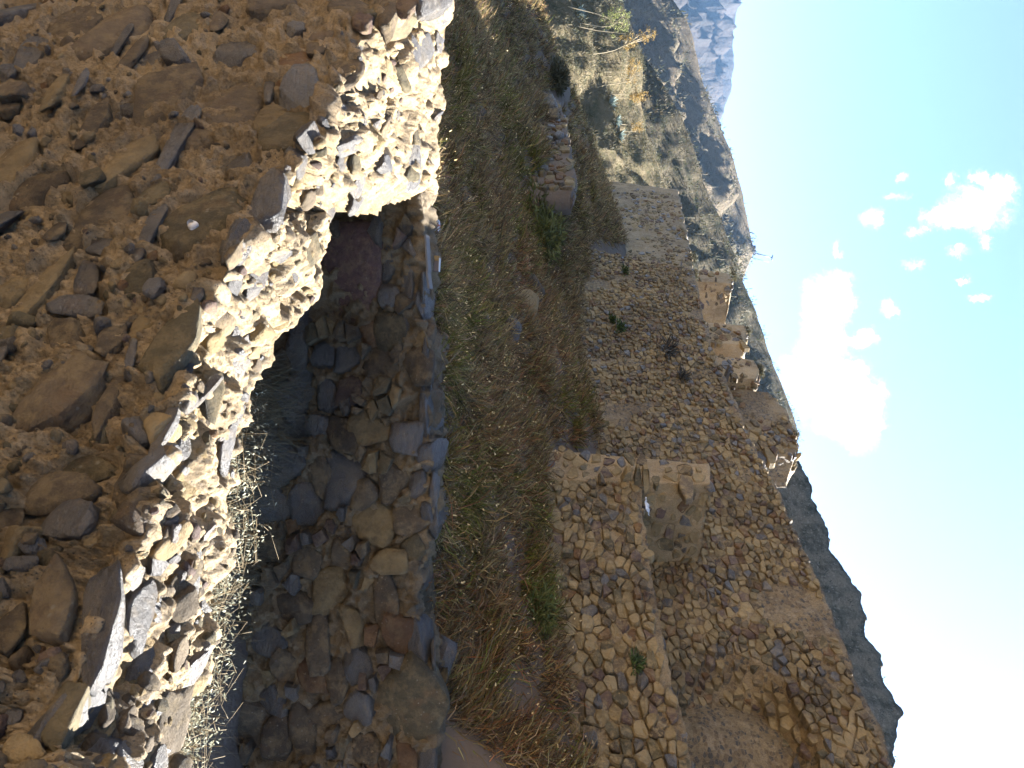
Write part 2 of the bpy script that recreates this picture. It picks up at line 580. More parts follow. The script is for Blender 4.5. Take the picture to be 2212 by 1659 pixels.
# ---- hillside: thin plate spline through known points
def tps_fit(pts, lam=0.02):
    P = np.asarray(pts, float)
    xy, z = P[:, :2], P[:, 2]
    d = np.linalg.norm(xy[:, None] - xy[None], axis=2)
    K = np.where(d > 0, d * d * np.log(d + 1e-9), 0)
    n = len(P)
    A = np.zeros((n + 3, n + 3))
    A[:n, :n] = K + lam * np.eye(n)
    A[:n, n] = 1; A[:n, n + 1:] = xy
    A[n, :n] = 1; A[n + 1:, :n] = xy.T
    w = np.linalg.solve(A, np.concatenate([z, [0, 0, 0]]))
    def f(x, y):
        x = np.asarray(x, float); y = np.asarray(y, float)
        q = np.stack([x.ravel(), y.ravel()], 1)
        out = np.empty(len(q))
        for s in range(0, len(q), 20000):
            c = q[s:s + 20000]
            dd = np.linalg.norm(c[:, None] - xy[None], axis=2)
            out[s:s + 20000] = np.where(dd > 0, dd * dd * np.log(dd + 1e-9), 0) @ w[:n] + w[n] + c @ w[n + 1:]
        return out.reshape(x.shape)
    return f

QC, QM, QA, QR = 7.0, 8.6, 11.2, 5.1
ctrl = [(-9, 6.4, -3.9), (-6, 6.4, -3.1), (-4.2, 8.5, -2.5), (-3, 6.4, -2.0), (-1.7, 6.5, -1.15), (-2.2, 7.3, -1.32), (-1.0, 6.5, -1.12), (0, 6.4, -1.14), (1.5, 6.4, -1.10), (3, 6.4, -1.08), (6, 6.4, -0.9), (-1.4, 7.6, -1.22),
        (-9, 9.5, -3.5), (-14, 14, -3.6), (-20, 20, -3.4)]
for x, y in ((1176, 970), (1182, 1060), (1185, 1150), (1180, 1300), (1210, 1400), (1235, 1540), (1262, 1659), (1320, 1900)):
    ctrl.append(tuple(on_plane(x, y, NN, QC)))
for x, y in ((1258, 540), (1250, 650), (1250, 760), (1272, 860), (1290, 940)):
    ctrl.append(tuple(on_plane(x, y, NN, QM)))
for y in (225, 300, 390):
    ctrl.append(tuple(on_plane(1140, y, NN, QR)))
    ctrl.append(tuple(on_plane(1236, y, NN, QR + 0.9)))
for x, y, dp in ((1152, 0, 36), (1200, 150, 38), (1246, 280, 39), (1297, 385, 40), (1130, -120, 35)):
    ctrl.append(tuple(at_depth(x, y, dp)))
for x, y, dp in ((1352, 540, 30.5), (1310, 440, 35)):
    ctrl.append(tuple(at_depth(x, y, dp)))
for p in ((-34, 48, -4), (-22, 52, -1), (-10, 52, 4), (4, 40, 4.5), (12, 25, 3.2), (16, 14, 2.6), (-42, 38, -9), (-40, 25, -8)):
    ctrl.append(p)
zhill = tps_fit(ctrl, 0.05)

def hill_z(x, y):
    P = np.stack([np.asarray(x, float).ravel(), np.asarray(y, float).ravel(), np.zeros(np.size(x))], 1)
    far = np.clip((P[:, 1] - 6) / 10, 0.25, 1)
    z = zhill(x, y).ravel() + (fbm(P * 0.55, 4, 3) * 0.22 + fbm(P * 2.3, 3, 8) * 0.07) * far
    return z.reshape(np.shape(x))

def build_hillside():
    ys = np.concatenate([np.concatenate([[6.40], np.linspace(6.42, 16, 90)]), np.linspace(16.15, 52, 130)])
    xs = np.concatenate([np.linspace(-44, -12.2, 70), np.linspace(-12, 16, 190)])
    X, Y = np.meshgrid(xs, ys)
    Z = hill_z(X, Y)
    Z[0] -= 2.5
    V = np.stack([X, Y, Z], -1).reshape(-1, 3)
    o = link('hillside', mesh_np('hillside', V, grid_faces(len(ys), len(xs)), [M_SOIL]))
    tag(o, 'steep shaded hillside of dry grass below the terraces', kind='structure')
build_hillside()

def build_ground():
    # the path the photographer stands on, falling away to the left
    xs = np.linspace(-26, 16, 120); ys = np.linspace(-30, 5.0, 110)
    X, Y = np.meshgrid(xs, ys)
    Z = -1.85 + np.where(X < 0, 0.78 * X, 0.12 * X) * np.clip((Y + 6) / 7, 0.25, 1) * np.where(X < -6.5, 6.5 / np.maximum(-X, 6.5), 1) + 0.02 * np.minimum(Y + 2, 0)
    Z = np.maximum(Z, -9)
    Z = Z + np.clip(-(X + 6.5), 0, 14) * 1.05 + np.clip(-(Y + 7), 0, 12) * 0.3   # unseen banks left and behind, added to bounce warm sunlight
    P = np.stack([X, Y, Z], -1).reshape(-1, 3)
    P[:, 2] += fbm(P * 0.7, 5, 31) * 0.16
    q = P[:, 0] * W1[0] + P[:, 1] * W1[1]
    P[:, 2] = np.where(q > 1.9, np.minimum(P[:, 2], -3.4), P[:, 2])
    o = link('path_and_bounce_banks', mesh_np('path_and_bounce_banks', P, grid_faces(len(ys), len(xs)), [M_PATH]))
    tag(o, 'bare tan earth in front of the near wall, with unseen banks added for bounce light', kind='structure')
    # floor of the roofless room
    xs = np.linspace(-2.2, 9, 110); ys = np.linspace(1.0, 6.3, 60)
    X, Y = np.meshgrid(xs, ys)
    P = np.stack([X, Y, np.full(X.shape, -2.62)], -1).reshape(-1, 3)
    P[:, 2] += fbm(P * 1.5, 5, 77) * 0.14 + 0.10 * (P[:, 0] < 0)
    q = P[:, 0] * W1[0] + P[:, 1] * W1[1]
    F = grid_faces(len(ys), len(xs))
    F = F[q[F].min(1) > 1.85]
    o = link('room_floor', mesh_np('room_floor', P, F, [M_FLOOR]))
    tag(o, 'dark earth floor of the roofless room', kind='structure')
    # valley floor, reaching to the horizon
    me = mesh_np('valley', np.array([[-7000, -7000, -60], [7000, -7000, -60], [7000, 7000, -60], [-7000, 7000, -60]], float), np.array([[0, 1, 2, 3]]),
                 [mat_ground('valley_soil', [(0.3, (0.07, 0.065, 0.035)), (0.5, (0.11, 0.09, 0.05)), (0.7, (0.14, 0.11, 0.07))], 0.01, 0.0)], False)
    tag(link('valley', me), 'valley floor far below', kind='structure')
build_ground()

# ---- hills: ridge line known from the picture, slopes towards us and away
def hill(name, sil, run, drop, amp, freq, mat, seed, nc=420, nr=120, back=0.5, jag=0.0, label='', slope_dir=None, power=1.0):
    pts = np.array([at_depth(x, y, d) for x, y, d in sil])
    ridge = resample(pts, nc)
    ridge[:, 2] += jag * fbm(ridge * np.array([1, 1, 0]) * (freq * 1.7) + seed, 6, seed + 3, 0.55)
    hd = -ridge[:, :2] / np.linalg.norm(ridge[:, :2], axis=1, keepdims=True)
    if slope_dir is not None:
        hd = hd * 0.35 + np.asarray(slope_dir)[None] * 0.65
        hd /= np.linalg.norm(hd, axis=1, keepdims=True)
    v = np.linspace(-back, 1, nr)
    G = np.zeros((nr, nc, 3))
    G[..., :2] = ridge[None, :, :2] + v[:, None, None] * run * hd[None]
    G[..., 2] = ridge[None, :, 2] - drop * np.abs(v)[:, None] ** power
    P = G.reshape(-1, 3)
    w = np.clip(np.abs(v) * 5, 0, 1)[:, None]
    # spurs and gullies: ridged noise stretched down the slope
    Q = P * np.array([freq, freq, freq * 0.8])
    rid = 1 - np.abs(fbm(Q + seed, 4, seed, 0.5)) * 2.6
    G[..., 2] += (rid.reshape(nr, nc) - 0.6) * amp * w + fbm(P * freq * 4, 5, seed + 11, 0.55).reshape(nr, nc) * amp * 0.3 * w
    G = G[::-1]
    o = link(name, mesh_np(name, G.reshape(-1, 3), grid_faces(nr, nc), [mat]))
    tag(o, label, kind='structure')
    return o, G

M_H1 = mat_hill('scrub_slope', (0.125, 0.10, 0.06), (0.058, 0.056, 0.03), (0.125, 0.10, 0.072), 0.55, 0.5)
M_H2 = mat_hill('cactus_slope', (0.095, 0.079, 0.052), (0.042, 0.044, 0.027), (0.11, 0.09, 0.07), 0.19, 2.0)
M_H3 = mat_hill('dry_ridge', (0.13, 0.104, 0.072), (0.075, 0.068, 0.045), (0.13, 0.102, 0.08), 0.05, 6.0)
M_H4 = mat_hill('far_mountain_rock', (0.045, 0.038, 0.034), (0.03, 0.028, 0.026), (0.055, 0.046, 0.042), 0.003, 30.0)
M_R1 = mat_hill('cliff_rock', (0.29, 0.225, 0.15), (0.085, 0.078, 0.048), (0.50, 0.395, 0.29), 0.42, 4.0)

H1, G1 = hill('hill', [(1230, -420, 95), (1270, -200, 100), (1306, 0, 104), (1346, 50, 106), (1382, 110, 108), (1389, 147, 110), (1386, 213, 112), (1398, 286, 114), (1415, 333, 116),
                 (1442, 407, 120), (1470, 500, 124), (1500, 640, 130), (1520, 800, 136)], 62, 30, 3.4, 0.055, M_H1, 5, 360, 120, label='sunlit scrub slope behind the shaded hillside', jag=0.7)
H2, G2 = hill('hill', [(1290, -420, 200), (1330, -200, 205), (1352, 0, 212), (1372, 60, 214), (1393, 117, 216), (1439, 186, 220), (1483, 283, 226), (1522, 377, 232), (1560, 470, 240), (1586, 550, 248),
                 (1606, 605, 252), (1640, 690, 256), (1680, 800, 262), (1710, 880, 268), (1722, 930, 272), (1712, 985, 276), (1720, 1100, 280)], 120, 95, 9, 0.022, M_H2, 21, 360, 110,
          label='dark cactus-covered slope rising behind the terraces', jag=2.2)
H3, G3 = hill('hill', [(1370, -420, 640), (1415, -180, 660), (1453, 0, 680), (1479, 37, 682), (1496, 83, 690), (1523, 187, 700), (1549, 260, 712), (1586, 350, 730), (1603, 417, 742),
                 (1619, 493, 756), (1627, 540, 764), (1622, 560, 768), (1606, 600, 775), (1570, 700, 790), (1560, 850, 800)], 420, 260, 52, 0.0062, M_H3, 44, 420, 130,
          label='tan ridge with sunlit and shaded spurs', jag=5)
H4, G4 = hill('mountain', [(1640, -700, 3300), (1600, -300, 3400), (1592, 0, 3500), (1583, 30, 3520), (1579, 90, 3560), (1586, 150, 3600), (1577, 200, 3650), (1556, 255, 3700), (1535, 310, 3750), (1500, 420, 3800), (1450, 600, 3900)],
          2300, 900, 240, 0.0016, M_H4, 63, 380, 130, label='hazy blue mountain far across the valley', jag=45)
R1, GR = hill('cliff', [(1690, 930, 150), (1722, 985, 148), (1738, 1020, 146), (1765, 1100, 142), (1798, 1150, 140), (1801, 1185, 139), (1830, 1240, 136), (1858, 1280, 134), (1871, 1370, 130), (1905, 1430, 126),
                 (1914, 1480, 124), (1943, 1540, 120), (1940, 1600, 117), (1928, 1659, 114), (1960, 1780, 108), (2010, 1980, 100), (2090, 2300, 90), (2160, 2700, 82), (2230, 3300, 72), (2330, 4300, 60)],
          44, 62, 8.0, 0.12, M_R1, 88, 420, 130, label='dark rocky slope on the skyline above the long wall', jag=2.0, power=0.8)

# ================================================================== TERRACE WALLS
def clip_poly(poly, nx, ny, c):
    out = []
    n = len(poly)
    for i in range(n):
        a, b = poly[i], poly[(i + 1) % n]
        da = nx * a[0] + ny * a[1] - c
        db = nx * b[0] + ny * b[1] - c
        if da <= 0: out.append(a)
        if (da < 0) != (db < 0) and da != db:
            t = da / (da - db)
            out.append((a[0] + (b[0] - a[0]) * t, a[1] + (b[1] - a[1]) * t))
    return out

def cells(s0, s1, z0, z1, size, aspect, rng):
    """centres in uneven courses and their Voronoi cells"""
    pts = []
    z = z0
    while z < z1:
        h = size * rng.uniform(0.45, 1.15)
        s = s0 - rng.uniform(0, size)
        while s < s1:
            w = size * aspect * rng.uniform(0.4, 1.5)
            if rng.rand() < 0.14 : w *= 1.8
            pts.append((s + w / 2, z + h / 2 + rng.normal() * size * 0.24))
            s += w
        z += h
    P = np.array(pts)
    Ps = P * np.array([1, aspect])
    res = []
    k = min(15, len(P) - 1)
    for a in range(0, len(P), 500):
        d = ((Ps[a:a + 500, None] - Ps[None]) ** 2).sum(2)
        idx = np.argpartition(d, k, axis=1)[:, :k + 1]
        for r in range(len(idx)):
            i = a + r
            px, pz = Ps[i]
            m = size * aspect * 1.6
            poly = [(px - m, pz - m), (px + m, pz - m), (px + m, pz + m), (px - m, pz + m)]
            for j in sorted(idx[r], key=lambda q: d[r, q]):
                if j == i: continue
                qx, qz = Ps[j]
                nx, nz = qx - px, qz - pz
                c = (qx * qx + qz * qz - px * px - pz * pz) / 2
                poly = clip_poly(poly, nx, nz, c)
                if len(poly) < 3: break
            if len(poly) >= 3:
                res.append((P[i], np.array([(x, y / aspect) for x, y in poly])))
    return res

def masonry(acc, o3, e, nout, inside, s0, s1, z0, z1, size, aspect, weights, seed, gap=0.12, proud=0.05, off=None, skip=None, mudfill=0.12, chaikin=True, lean=0.0, lean_z0=0.0):
    """stones on one flat face. acc collects (importance, verts, faces, material index)"""
    rng = np.random.RandomState(seed)
    w = np.array(weights, float); w /= w.sum()
    for ctr, poly in cells(s0, s1, z0, z1, size, aspect, rng):
        if not inside(ctr[0], ctr[1]): continue
        if rng.rand() < mudfill: continue
        if skip is not None and skip(ctr[0], ctr[1], rng): continue
        c = poly.mean(0)
        g = 1 - gap * (rng.uniform(0.4, 1.8) + (2.2 if rng.rand() < .18 else 0))
        q = c + (poly - c) * g
        q = q + rng.normal(size=q.shape) * size * 0.055
        if chaikin:
            nx = np.roll(q, -1, 0)
            q = np.stack([q * 0.84 + nx * 0.16, q * 0.16 + nx * 0.84], 1).reshape(-1, 2)
        n = len(q)
        pr = proud * rng.uniform(0.35, 1.5)
        tl = rng.normal(size=2) * 0.15
        ins = c + (q - c) * rng.uniform(0.80, 0.92)
        dz = off(ctr[0], ctr[1]) if off is not None else 0.0
        def P3(uv, dep):
            return o3 + uv[:, :1] * e + uv[:, 1:2] * np.array([0, 0, 1.0]) + (dep[:, None] if np.ndim(dep) else dep) * nout
        dz = dz + lean * (ctr[1] - lean_z0)
        tilt = (ins - c) @ tl
        V = np.vstack([P3(q, -0.10 + dz), P3(q, pr * 0.62 + dz), P3(ins, pr + tilt + rng.normal(size=n) * proud * 0.10 + dz), P3(c[None], pr * 1.08 + dz)])
        i = np.arange(n); j = (i + 1) % n
        F = np.vstack([np.stack([i, j, j + n], 1), np.stack([i, j + n, i + n], 1), np.stack([i + n, j + n, j + 2 * n], 1), np.stack([i + n, j + 2 * n, i + 2 * n], 1),
                       np.stack([i + 2 * n, j + 2 * n, np.full(n, 3 * n)], 1)])
        area = 0.5 * abs(np.dot(q[:, 0], np.roll(q[:, 1], 1)) - np.dot(q[:, 1], np.roll(q[:, 0], 1)))
        ctr3 = V[-1]
        px, py = to_pix(ctr3)
        seen = 1.0 if (-20 < px < 2240 and -20 < py < 1680) else 0.0
        acc.append((seen * area / (ctr3 @ ctr3), V, F, rng.choice(6, p=w), rng.rand()))

def finish_masonry(acc, parent, mats, limit=290):
    acc.sort(key=lambda a: -a[0])
    for imp, V, F, mi, r in acc[:limit]:
        me = bpy.data.meshes.new('stone')
        c = V.mean(0)
        me.from_pydata((V - c).tolist(), [], F.tolist())
        me.materials.append(mats[mi])
        me.polygons.foreach_set('use_smooth', np.zeros(len(F), bool))
        o = link('stone', me, parent)
        o.location = c
    J = Joined(False)
    for imp, V, F, mi, r in acc[limit:]:
        J.add(V, F, mi, r)
    J.build('small_stones', mats, parent)

def plane_wall(name, label, pairs, q, thick, size, seed, weights, limit=290, ncols=160, nf=40, amp=0.07, normal=NN, along=-ND, aspect=1.35, proud=0.05, gap=0.14,
               skip=None, dent=None, mudfill=0.12, mud=None, ztop=0.10, side=None, mats=None, chaikin=True, caps=30):
    """pairs: ((bottom x, y), (top x, y)) in picture order left to right, all on the plane normal.p = q"""
    bot = np.array([on_plane(b[0], b[1], normal, q) for b, t in pairs])
    top = np.array([on_plane(t[0], t[1], normal, q) for b, t in pairs])
    s_key = (bot @ along)
    bot2 = bot.copy(); bot2[:, 2] -= 0.7
    rear = top + normal * thick
    segs = [(bot, top)]
    if side:                                       # a return face going back from the last column
        segs.append((np.array([bot[-1], bot[-1] + normal * side]), np.array([top[-1], top[-1] + normal * side])))
        bot2 = np.vstack([bot2, bot2[-1] + normal * side])
        topl = np.vstack([top, top[-1] + normal * side])
        rear = np.vstack([top[:1] + normal * side, *(top[i:i + 1] + normal * side for i in range(1, len(top))), top[-1:] + normal * (side + 0.02)])
    else:
        topl = top
    L = np.concatenate([[0], np.cumsum(np.linalg.norm(np.diff(topl, axis=0), axis=1) + 1e-6)])
    def extra(G):
        if dent is None: return 0
        return dent(G)
    G2, G, N = wall_sheet(bot2, topl, rear, ncols, nf, 7, 3, amp, 1.6, seed, keys=L, extra=extra, ztop=ztop)
    o = link(name, mesh_np(name, G2.reshape(-1, 3), grid_faces(G2.shape[0], G2.shape[1]), [mud or M_MUD_FAR]))
    tag(o, label, 'wall', kind='thing')
    acc = []
    for k, (b, t) in enumerate(segs):
        e = along if k == 0 else normal
        nout = -normal if k == 0 else along
        o3 = b[0].copy(); o3[2] = 0
        sb = (b - o3) @ e; st = (t - o3) @ e
        z0, z1 = b[:, 2].min(), t[:, 2].max()
        zz_b, zz_t = b[:, 2], t[:, 2]
        def inside(s, z):
            # interpolate between leaning columns
            zb = np.interp(s, sb, zz_b); zt = np.interp(s, st, zz_t)
            if z < zb - 0.1 or z > zt - 0.05: return False
            f = (z - zb) / max(zt - zb, 0.1)
            sl = sb[0] + (st[0] - sb[0]) * f; sr = sb[-1] + (st[-1] - sb[-1]) * f
            return sl + 0.04 < s < sr - 0.02
        smin, smax = min(sb.min(), st.min()), max(sb.max(), st.max())
        off = None
        if dent is not None and k == 0:
            off = lambda s, z, o3=o3, e=e: float(dent((o3 + s * e + np.array([0, 0, z]))[None, None])[0, 0])
        ln = float((t[0] - b[0]) @ nout / max(t[0, 2] - b[0, 2], .1))
        masonry(acc, o3, e, nout, inside, smin, smax, z0, z1, size, aspect, weights, seed + k, gap, proud, off, skip, mudfill, chaikin, ln, b[0, 2])
    finish_masonry(acc, o, mats or M_TERR, limit - caps)
    # loose cap stones along the top
    rng = np.random.RandomState(seed + 900)
    for k in range(caps):
        i = rng.rand() * (len(top) - 1); a = int(i); p = top[a] + (top[min(a + 1, len(top) - 1)] - top[a]) * (i - a)
        px, py = to_pix(p)
        if py > 1720: continue
        z = size * rng.uniform(.35, .8)
        p = p + normal * rng.uniform(.05, thick * .7) + np.array([0, 0, z * .1])
        put_stone(o, SLABS[rng.randint(len(SLABS))] if rng.rand() < .5 else ROCKS[rng.randint(len(ROCKS))], (mats or M_TERR)[rng.choice(6, p=[.3, .25, .1, .25, .08, .02])],
                  frame_matrix(Vector(p), Vector(along), Vector((0, 0, -1)), Vector(normal), z, z * rng.uniform(.3, .6), z * .8, rng.uniform(-1, 1), (rng.normal() * .2, rng.normal() * .2)))
    return o

# skip functions: patches where mud plaster covers the stones
def patchy(th, sc, seed):
    def f(s, z, rng):
        return fbm(np.array([[s * sc, z * sc, seed * 1.7]]), 3, seed)[0] > th
    return f

WM = (0.8, 2.8, 1.5, 5.0, 0.9, 0.8)
# niche-like smooth hollow low on the right of the long wall
_hc = on_plane(1610, 1590, NN, QM)
def m_dent(G):
    s = (G - _hc) @ ND
    z = G[..., 2] - _hc[2]
    r = np.sqrt((s / 0.95) ** 2 + (z / 0.75) ** 2)
    return -0.85 * np.clip(1.25 - r, 0, 1) ** 0.8
def m_skip(s, z, rng, f=patchy(0.24, 0.55, 4)):
    return f(s, z, rng)

M_PALE = mat_mud('pale_plaster', 0.9, 1.12)
long_wall = plane_wall('terrace_wall', 'long high terrace wall of small tan and brown stones crossing the middle', [
    ((1250, 533), (1500, 583)), ((1247, 650), (1522, 690)), ((1248, 760), (1550, 780)), ((1268, 860), (1592, 880)), ((1285, 960), (1640, 985)),
    ((1285, 1100), (1700, 1100)), ((1290, 1300), (1785, 1300)), ((1300, 1500), (1866, 1500)), ((1310, 1659), (1930, 1659)), ((1330, 1900), (2032, 1900)), ((1350, 2150), (2140, 2150))],
    QM, 0.7, 0.122, 11, WM, chaikin=False, ncols=300, nf=60, dent=m_dent, skip=m_skip, proud=0.046, gap=0.085, mudfill=0.06)

plane_wall('terrace_wall', 'nearest terrace wall of larger blocky stones above the rust-brown grass', [
    ((1180, 1036), (1390, 1040)), ((1185, 1100), (1388, 1100)), ((1187, 1170), (1398, 1170)), ((1182, 1300), (1418, 1300)), ((1210, 1400), (1440, 1410)), ((1238, 1540), (1470, 1540)),
    ((1265, 1659), (1494, 1659)), ((1320, 1900), (1545, 1900)), ((1370, 2150), (1600, 2150))],
    QC, 0.55, 0.138, 23, (1.0, 2.6, 1.5, 5.0, 0.8, 0.7), ncols=220, nf=40, proud=0.055, gap=0.075, mudfill=0.05, ztop=0.08)

plane_wall('end_wall', 'pale end wall standing proud of the terraces, darker on its shaded side', [
    ((1172, 962), (1532, 1003)), ((1176, 990), (1536, 1022)), ((1180, 1036), (1534, 1046))],
    QC - 0.05, 0.5, 0.19, 37, (1.4, 1.4, 1.0, 5.0, 1.0, 0.4), ncols=70, nf=50, proud=0.022, gap=0.16, mudfill=0.14, side=1.75, caps=4, mud=M_PALE, ztop=0.05, amp=0.04)

plane_wall('terrace_wall', 'tan terrace wall farthest to the left with its straight pale edge', [
    ((1285, 383), (1464, 410)), ((1300, 430), (1474, 455)), ((1318, 480), (1484, 510)), ((1335, 540), (1494, 560)), ((1345, 600), (1502, 620)), ((1360, 740), (1520, 740))],
    QA, 0.7, 0.23, 41, (1.6, 2.2, 1.0, 4.6, 1.6, 0.8), limit=200, ncols=110, nf=40, proud=0.022, gap=0.22, skip=patchy(0.20, 0.35, 9), mudfill=0.12, mud=mat_mud('wall_plaster', 0.9, 0.85))

plane_wall('retaining_wall', 'low collapsed retaining wall of loose brown stones in the grass', [
    ((1125, 212), (1205, 216)), ((1128, 260), (1222, 262)), ((1132, 320), (1232, 322)), ((1138, 380), (1240, 384)), ((1150, 410), (1236, 412))],
    QR, 0.6, 0.24, 53, (1.6, 2.8, 1.0, 2.2, 1.2, 2.4), limit=200, ncols=90, nf=24, proud=0.06, gap=0.12, ztop=0.2, mats=[m for m in stone_set('old_wall_stone', 1.0, .5, .8)], mud=M_SOIL)

WN = (2.0, 2.4, 1.2, 3.6, 1.6, 1.2)
plane_wall('end_wall', 'ruined upper end wall at the far left of the upper row', [
    ((1470, 574), (1574, 592)), ((1475, 590), (1582, 604)), ((1478, 604), (1580, 612))], QM + 0.7, 0.6, 0.17, 61, WN, limit=150, ncols=70, nf=26, proud=0.035, side=1.6, skip=patchy(0.25, 0.6, 3), ztop=0.12, mud=M_PALE, caps=12, amp=0.04)
plane_wall('end_wall', 'ruined upper end wall second from the left in the upper row', [
    ((1495, 690), (1606, 704)), ((1500, 712), (1614, 722)), ((1508, 740), (1608, 744))], QM + 0.9, 0.6, 0.17, 67, WN, limit=150, ncols=70, nf=26, proud=0.03, side=1.25, skip=patchy(0.12, 0.9, 5), ztop=0.12, mud=M_PALE, caps=12, amp=0.04)
plane_wall('end_wall', 'ruined upper end wall third from the left in the upper row', [
    ((1525, 762), (1630, 778)), ((1535, 790), (1640, 800)), ((1550, 812), (1634, 818))], QM + 0.8, 0.6, 0.17, 71, WN, limit=150, ncols=70, nf=26, proud=0.03, side=1.2, skip=patchy(0.12, 0.9, 6), ztop=0.12, mud=M_PALE, caps=12, amp=0.04)
plane_wall('end_wall', 'tallest ruined wall block crowning the upper row against the sky', [
    ((1560, 838), (1660, 846)), ((1575, 880), (1694, 886)), ((1600, 930), (1714, 930)), ((1625, 962), (1727, 960)), ((1632, 984), (1712, 984))],
    QM + 1.1, 0.8, 0.19, 79, WN, limit=200, ncols=110, nf=36, proud=0.05, side=0.9, skip=patchy(0.3, 0.5, 7), ztop=0.12)

# ground of the upper terrace behind the long wall
def build_upper_terrace():
    ys = [560, 690, 780, 880, 985, 1100, 1300, 1500, 1659, 1900, 2150]
    xs = [1488, 1515, 1542, 1585, 1632, 1690, 1775, 1856, 1920, 2022, 2130]
    a = np.array([on_plane(x, y, NN, QM + 0.35) for x, y in zip(xs, ys)])
    a[:, 2] -= 0.25
    a = resample(a, 140)
    rows = []
    for k in range(14):
        t = k / 13
        r = a + NN * (t * 26)
        r[:, 2] += 0.15 * k / 13 + 9.0 * t ** 1.5
        rows.append(r)
    G = np.array(rows)
    P = G.reshape(-1, 3)
    P[:, 2] += fbm(P * 0.8, 4, 91) * 0.18
    tag(link('upper_terrace', mesh_np('upper_terrace', P, grid_faces(14, 140), [M_SOIL])), 'earth terrace behind the long high wall', kind='structure')
build_upper_terrace()

# ================================================================== NEAR WALL
# lip = lit edge of the broken top towards us, rear = far edge of the top; keyed by the picture's y
LIP = [(-500, 1010), (-250, 960), (-60, 945), (0, 925), (30, 850), (60, 782), (150, 772), (200, 712), (300, 690), (380, 620), (450, 545), (520, 520), (600, 478), (700, 425), (800, 392), (900, 368), (1000, 345), (1100, 322),
       (1200, 295), (1300, 255), (1400, 200), (1500, 165), (1659, 128), (1900, 60), (2200, -40)]
REAR_A = [(470, 690), (500, 688), (600, 660), (700, 612), (830, 545), (920, 512), (1050, 478), (1200, 446), (1350, 428), (1450, 420), (1550, 397), (1659, 357), (1900, 270), (2200, 150)]
REAR_B = [(-500, 1000), (-250, 985), (0, 965), (150, 953), (300, 940), (400, 930), (455, 915)]
FAR_Y = 6.0

def lip_pt(y):
    x = np.interp(y, [p[0] for p in LIP], [p[1] for p in LIP])
    return on_plane(x, y, W1, Q1)

def rear_pt(y):
    if y >= 470:
        x = np.interp(y, [p[0] for p in REAR_A], [p[1] for p in REAR_A])
        return on_plane(x, y, W1, Q1 + 0.66)
    x = np.interp(y, [p[0] for p in REAR_B], [p[1] for p in REAR_B])
    f = np.clip((470 - y) / 70, 0, 1)
    f = f * f * (3 - 2 * f)
    far = at_depth(x, y, FAR_Y + 0.35)
    near = on_plane(690, y, W1, Q1 + 0.66)
    # walk the corner from the inner edge of the near wall back to the far wall
    xp = 690 + (x - 690) * f
    dep = near[1] + (far[1] - near[1]) * f
    return at_depth(xp, y, dep)

NEAR = {}
def near_ys():
    return np.concatenate([np.linspace(-500, -60, 40), np.linspace(-55, 700, 260), np.linspace(704, 1700, 250), np.linspace(1710, 2200, 40)])

# stones seen on the face: (x, y, half height, half width, material, turn) in picture units
def zr(ox, oy, rows): return [(ox + a / 3.0, oy + b / 3.0, c / 3.0, d / 3.0, m, r) for a, b, c, d, m, r in rows]
FACE = zr(0, 0, [
    (500, 130, 140, 130, BR, 0), (790, 140, 145, 150, BR, .1), (150, 75, 40, 85, SL, -.5), (195, 365, 55, 95, SL, .2), (70, 490, 45, 40, SL, .4), (1200, 170, 120, 120, OL, .1), (1130, 45, 40, 55, SL, 0),
    (775, 320, 30, 85, SL, 0), (890, 350, 42, 80, BR, 0), (985, 400, 55, 62, SL, 0), (1115, 350, 60, 50, SL, .6), (1110, 580, 165, 155, BR, .3), (1475, 670, 200, 215, BR, .1), (1540, 350, 120, 70, SL, 0),
    (628, 785, 60, 125, BR, .1), (875, 705, 75, 38, SL, .5), (1130, 960, 65, 185, SL, 0), (825, 1050, 92, 140, TA, -.2), (90, 1060, 110, 140, TA, .1), (1560, 1040, 105, 105, SL, .1), (270, 1250, 165, 90, BR, 0),
    (615, 1170, 65, 45, OL, 0), (700, 1370, 145, 165, BR, .2), (1030, 1265, 80, 75, OL, .1), (970, 1520, 58, 140, SL, .1), (1330, 1430, 250, 255, OL, .1), (45, 1440, 65, 70, SL, 0), (660, 1600, 75, 60, SL, 0),
    (540, 540, 22, 60, SL, .2), (80, 590, 90, 40, BR, 0), (365, 600, 40, 85, TA, .1), (1420, 160, 40, 40, BR, 0), (60, 720, 60, 30, BR, .2), (240, 1460, 32, 14, SL, 0), (390, 1530, 50, 55, BR, 0), (640, 590, 40, 16, SL, .2)])
FACE += zr(553, 0, [
    (120, 40, 110, 50, BR, 0), (435, 230, 70, 115, BR, 0), (275, 205, 60, 40, SL, 0), (580, 440, 95, 115, BR, .1), (310, 620, 135, 150, SL, .1), (220, 860, 170, 140, OL, .2), (85, 590, 28, 70, SL, .2),
    (230, 420, 110, 110, RU, 0), (600, 60, 120, 55, BR, .1), (90, 1270, 105, 140, SL, 0), (700, 130, 60, 50, PU, 0), (110, 800, 100, 80, TA, 0), (850, 60, 60, 70, BR, 0), (980, 40, 70, 60, PU, 0)])
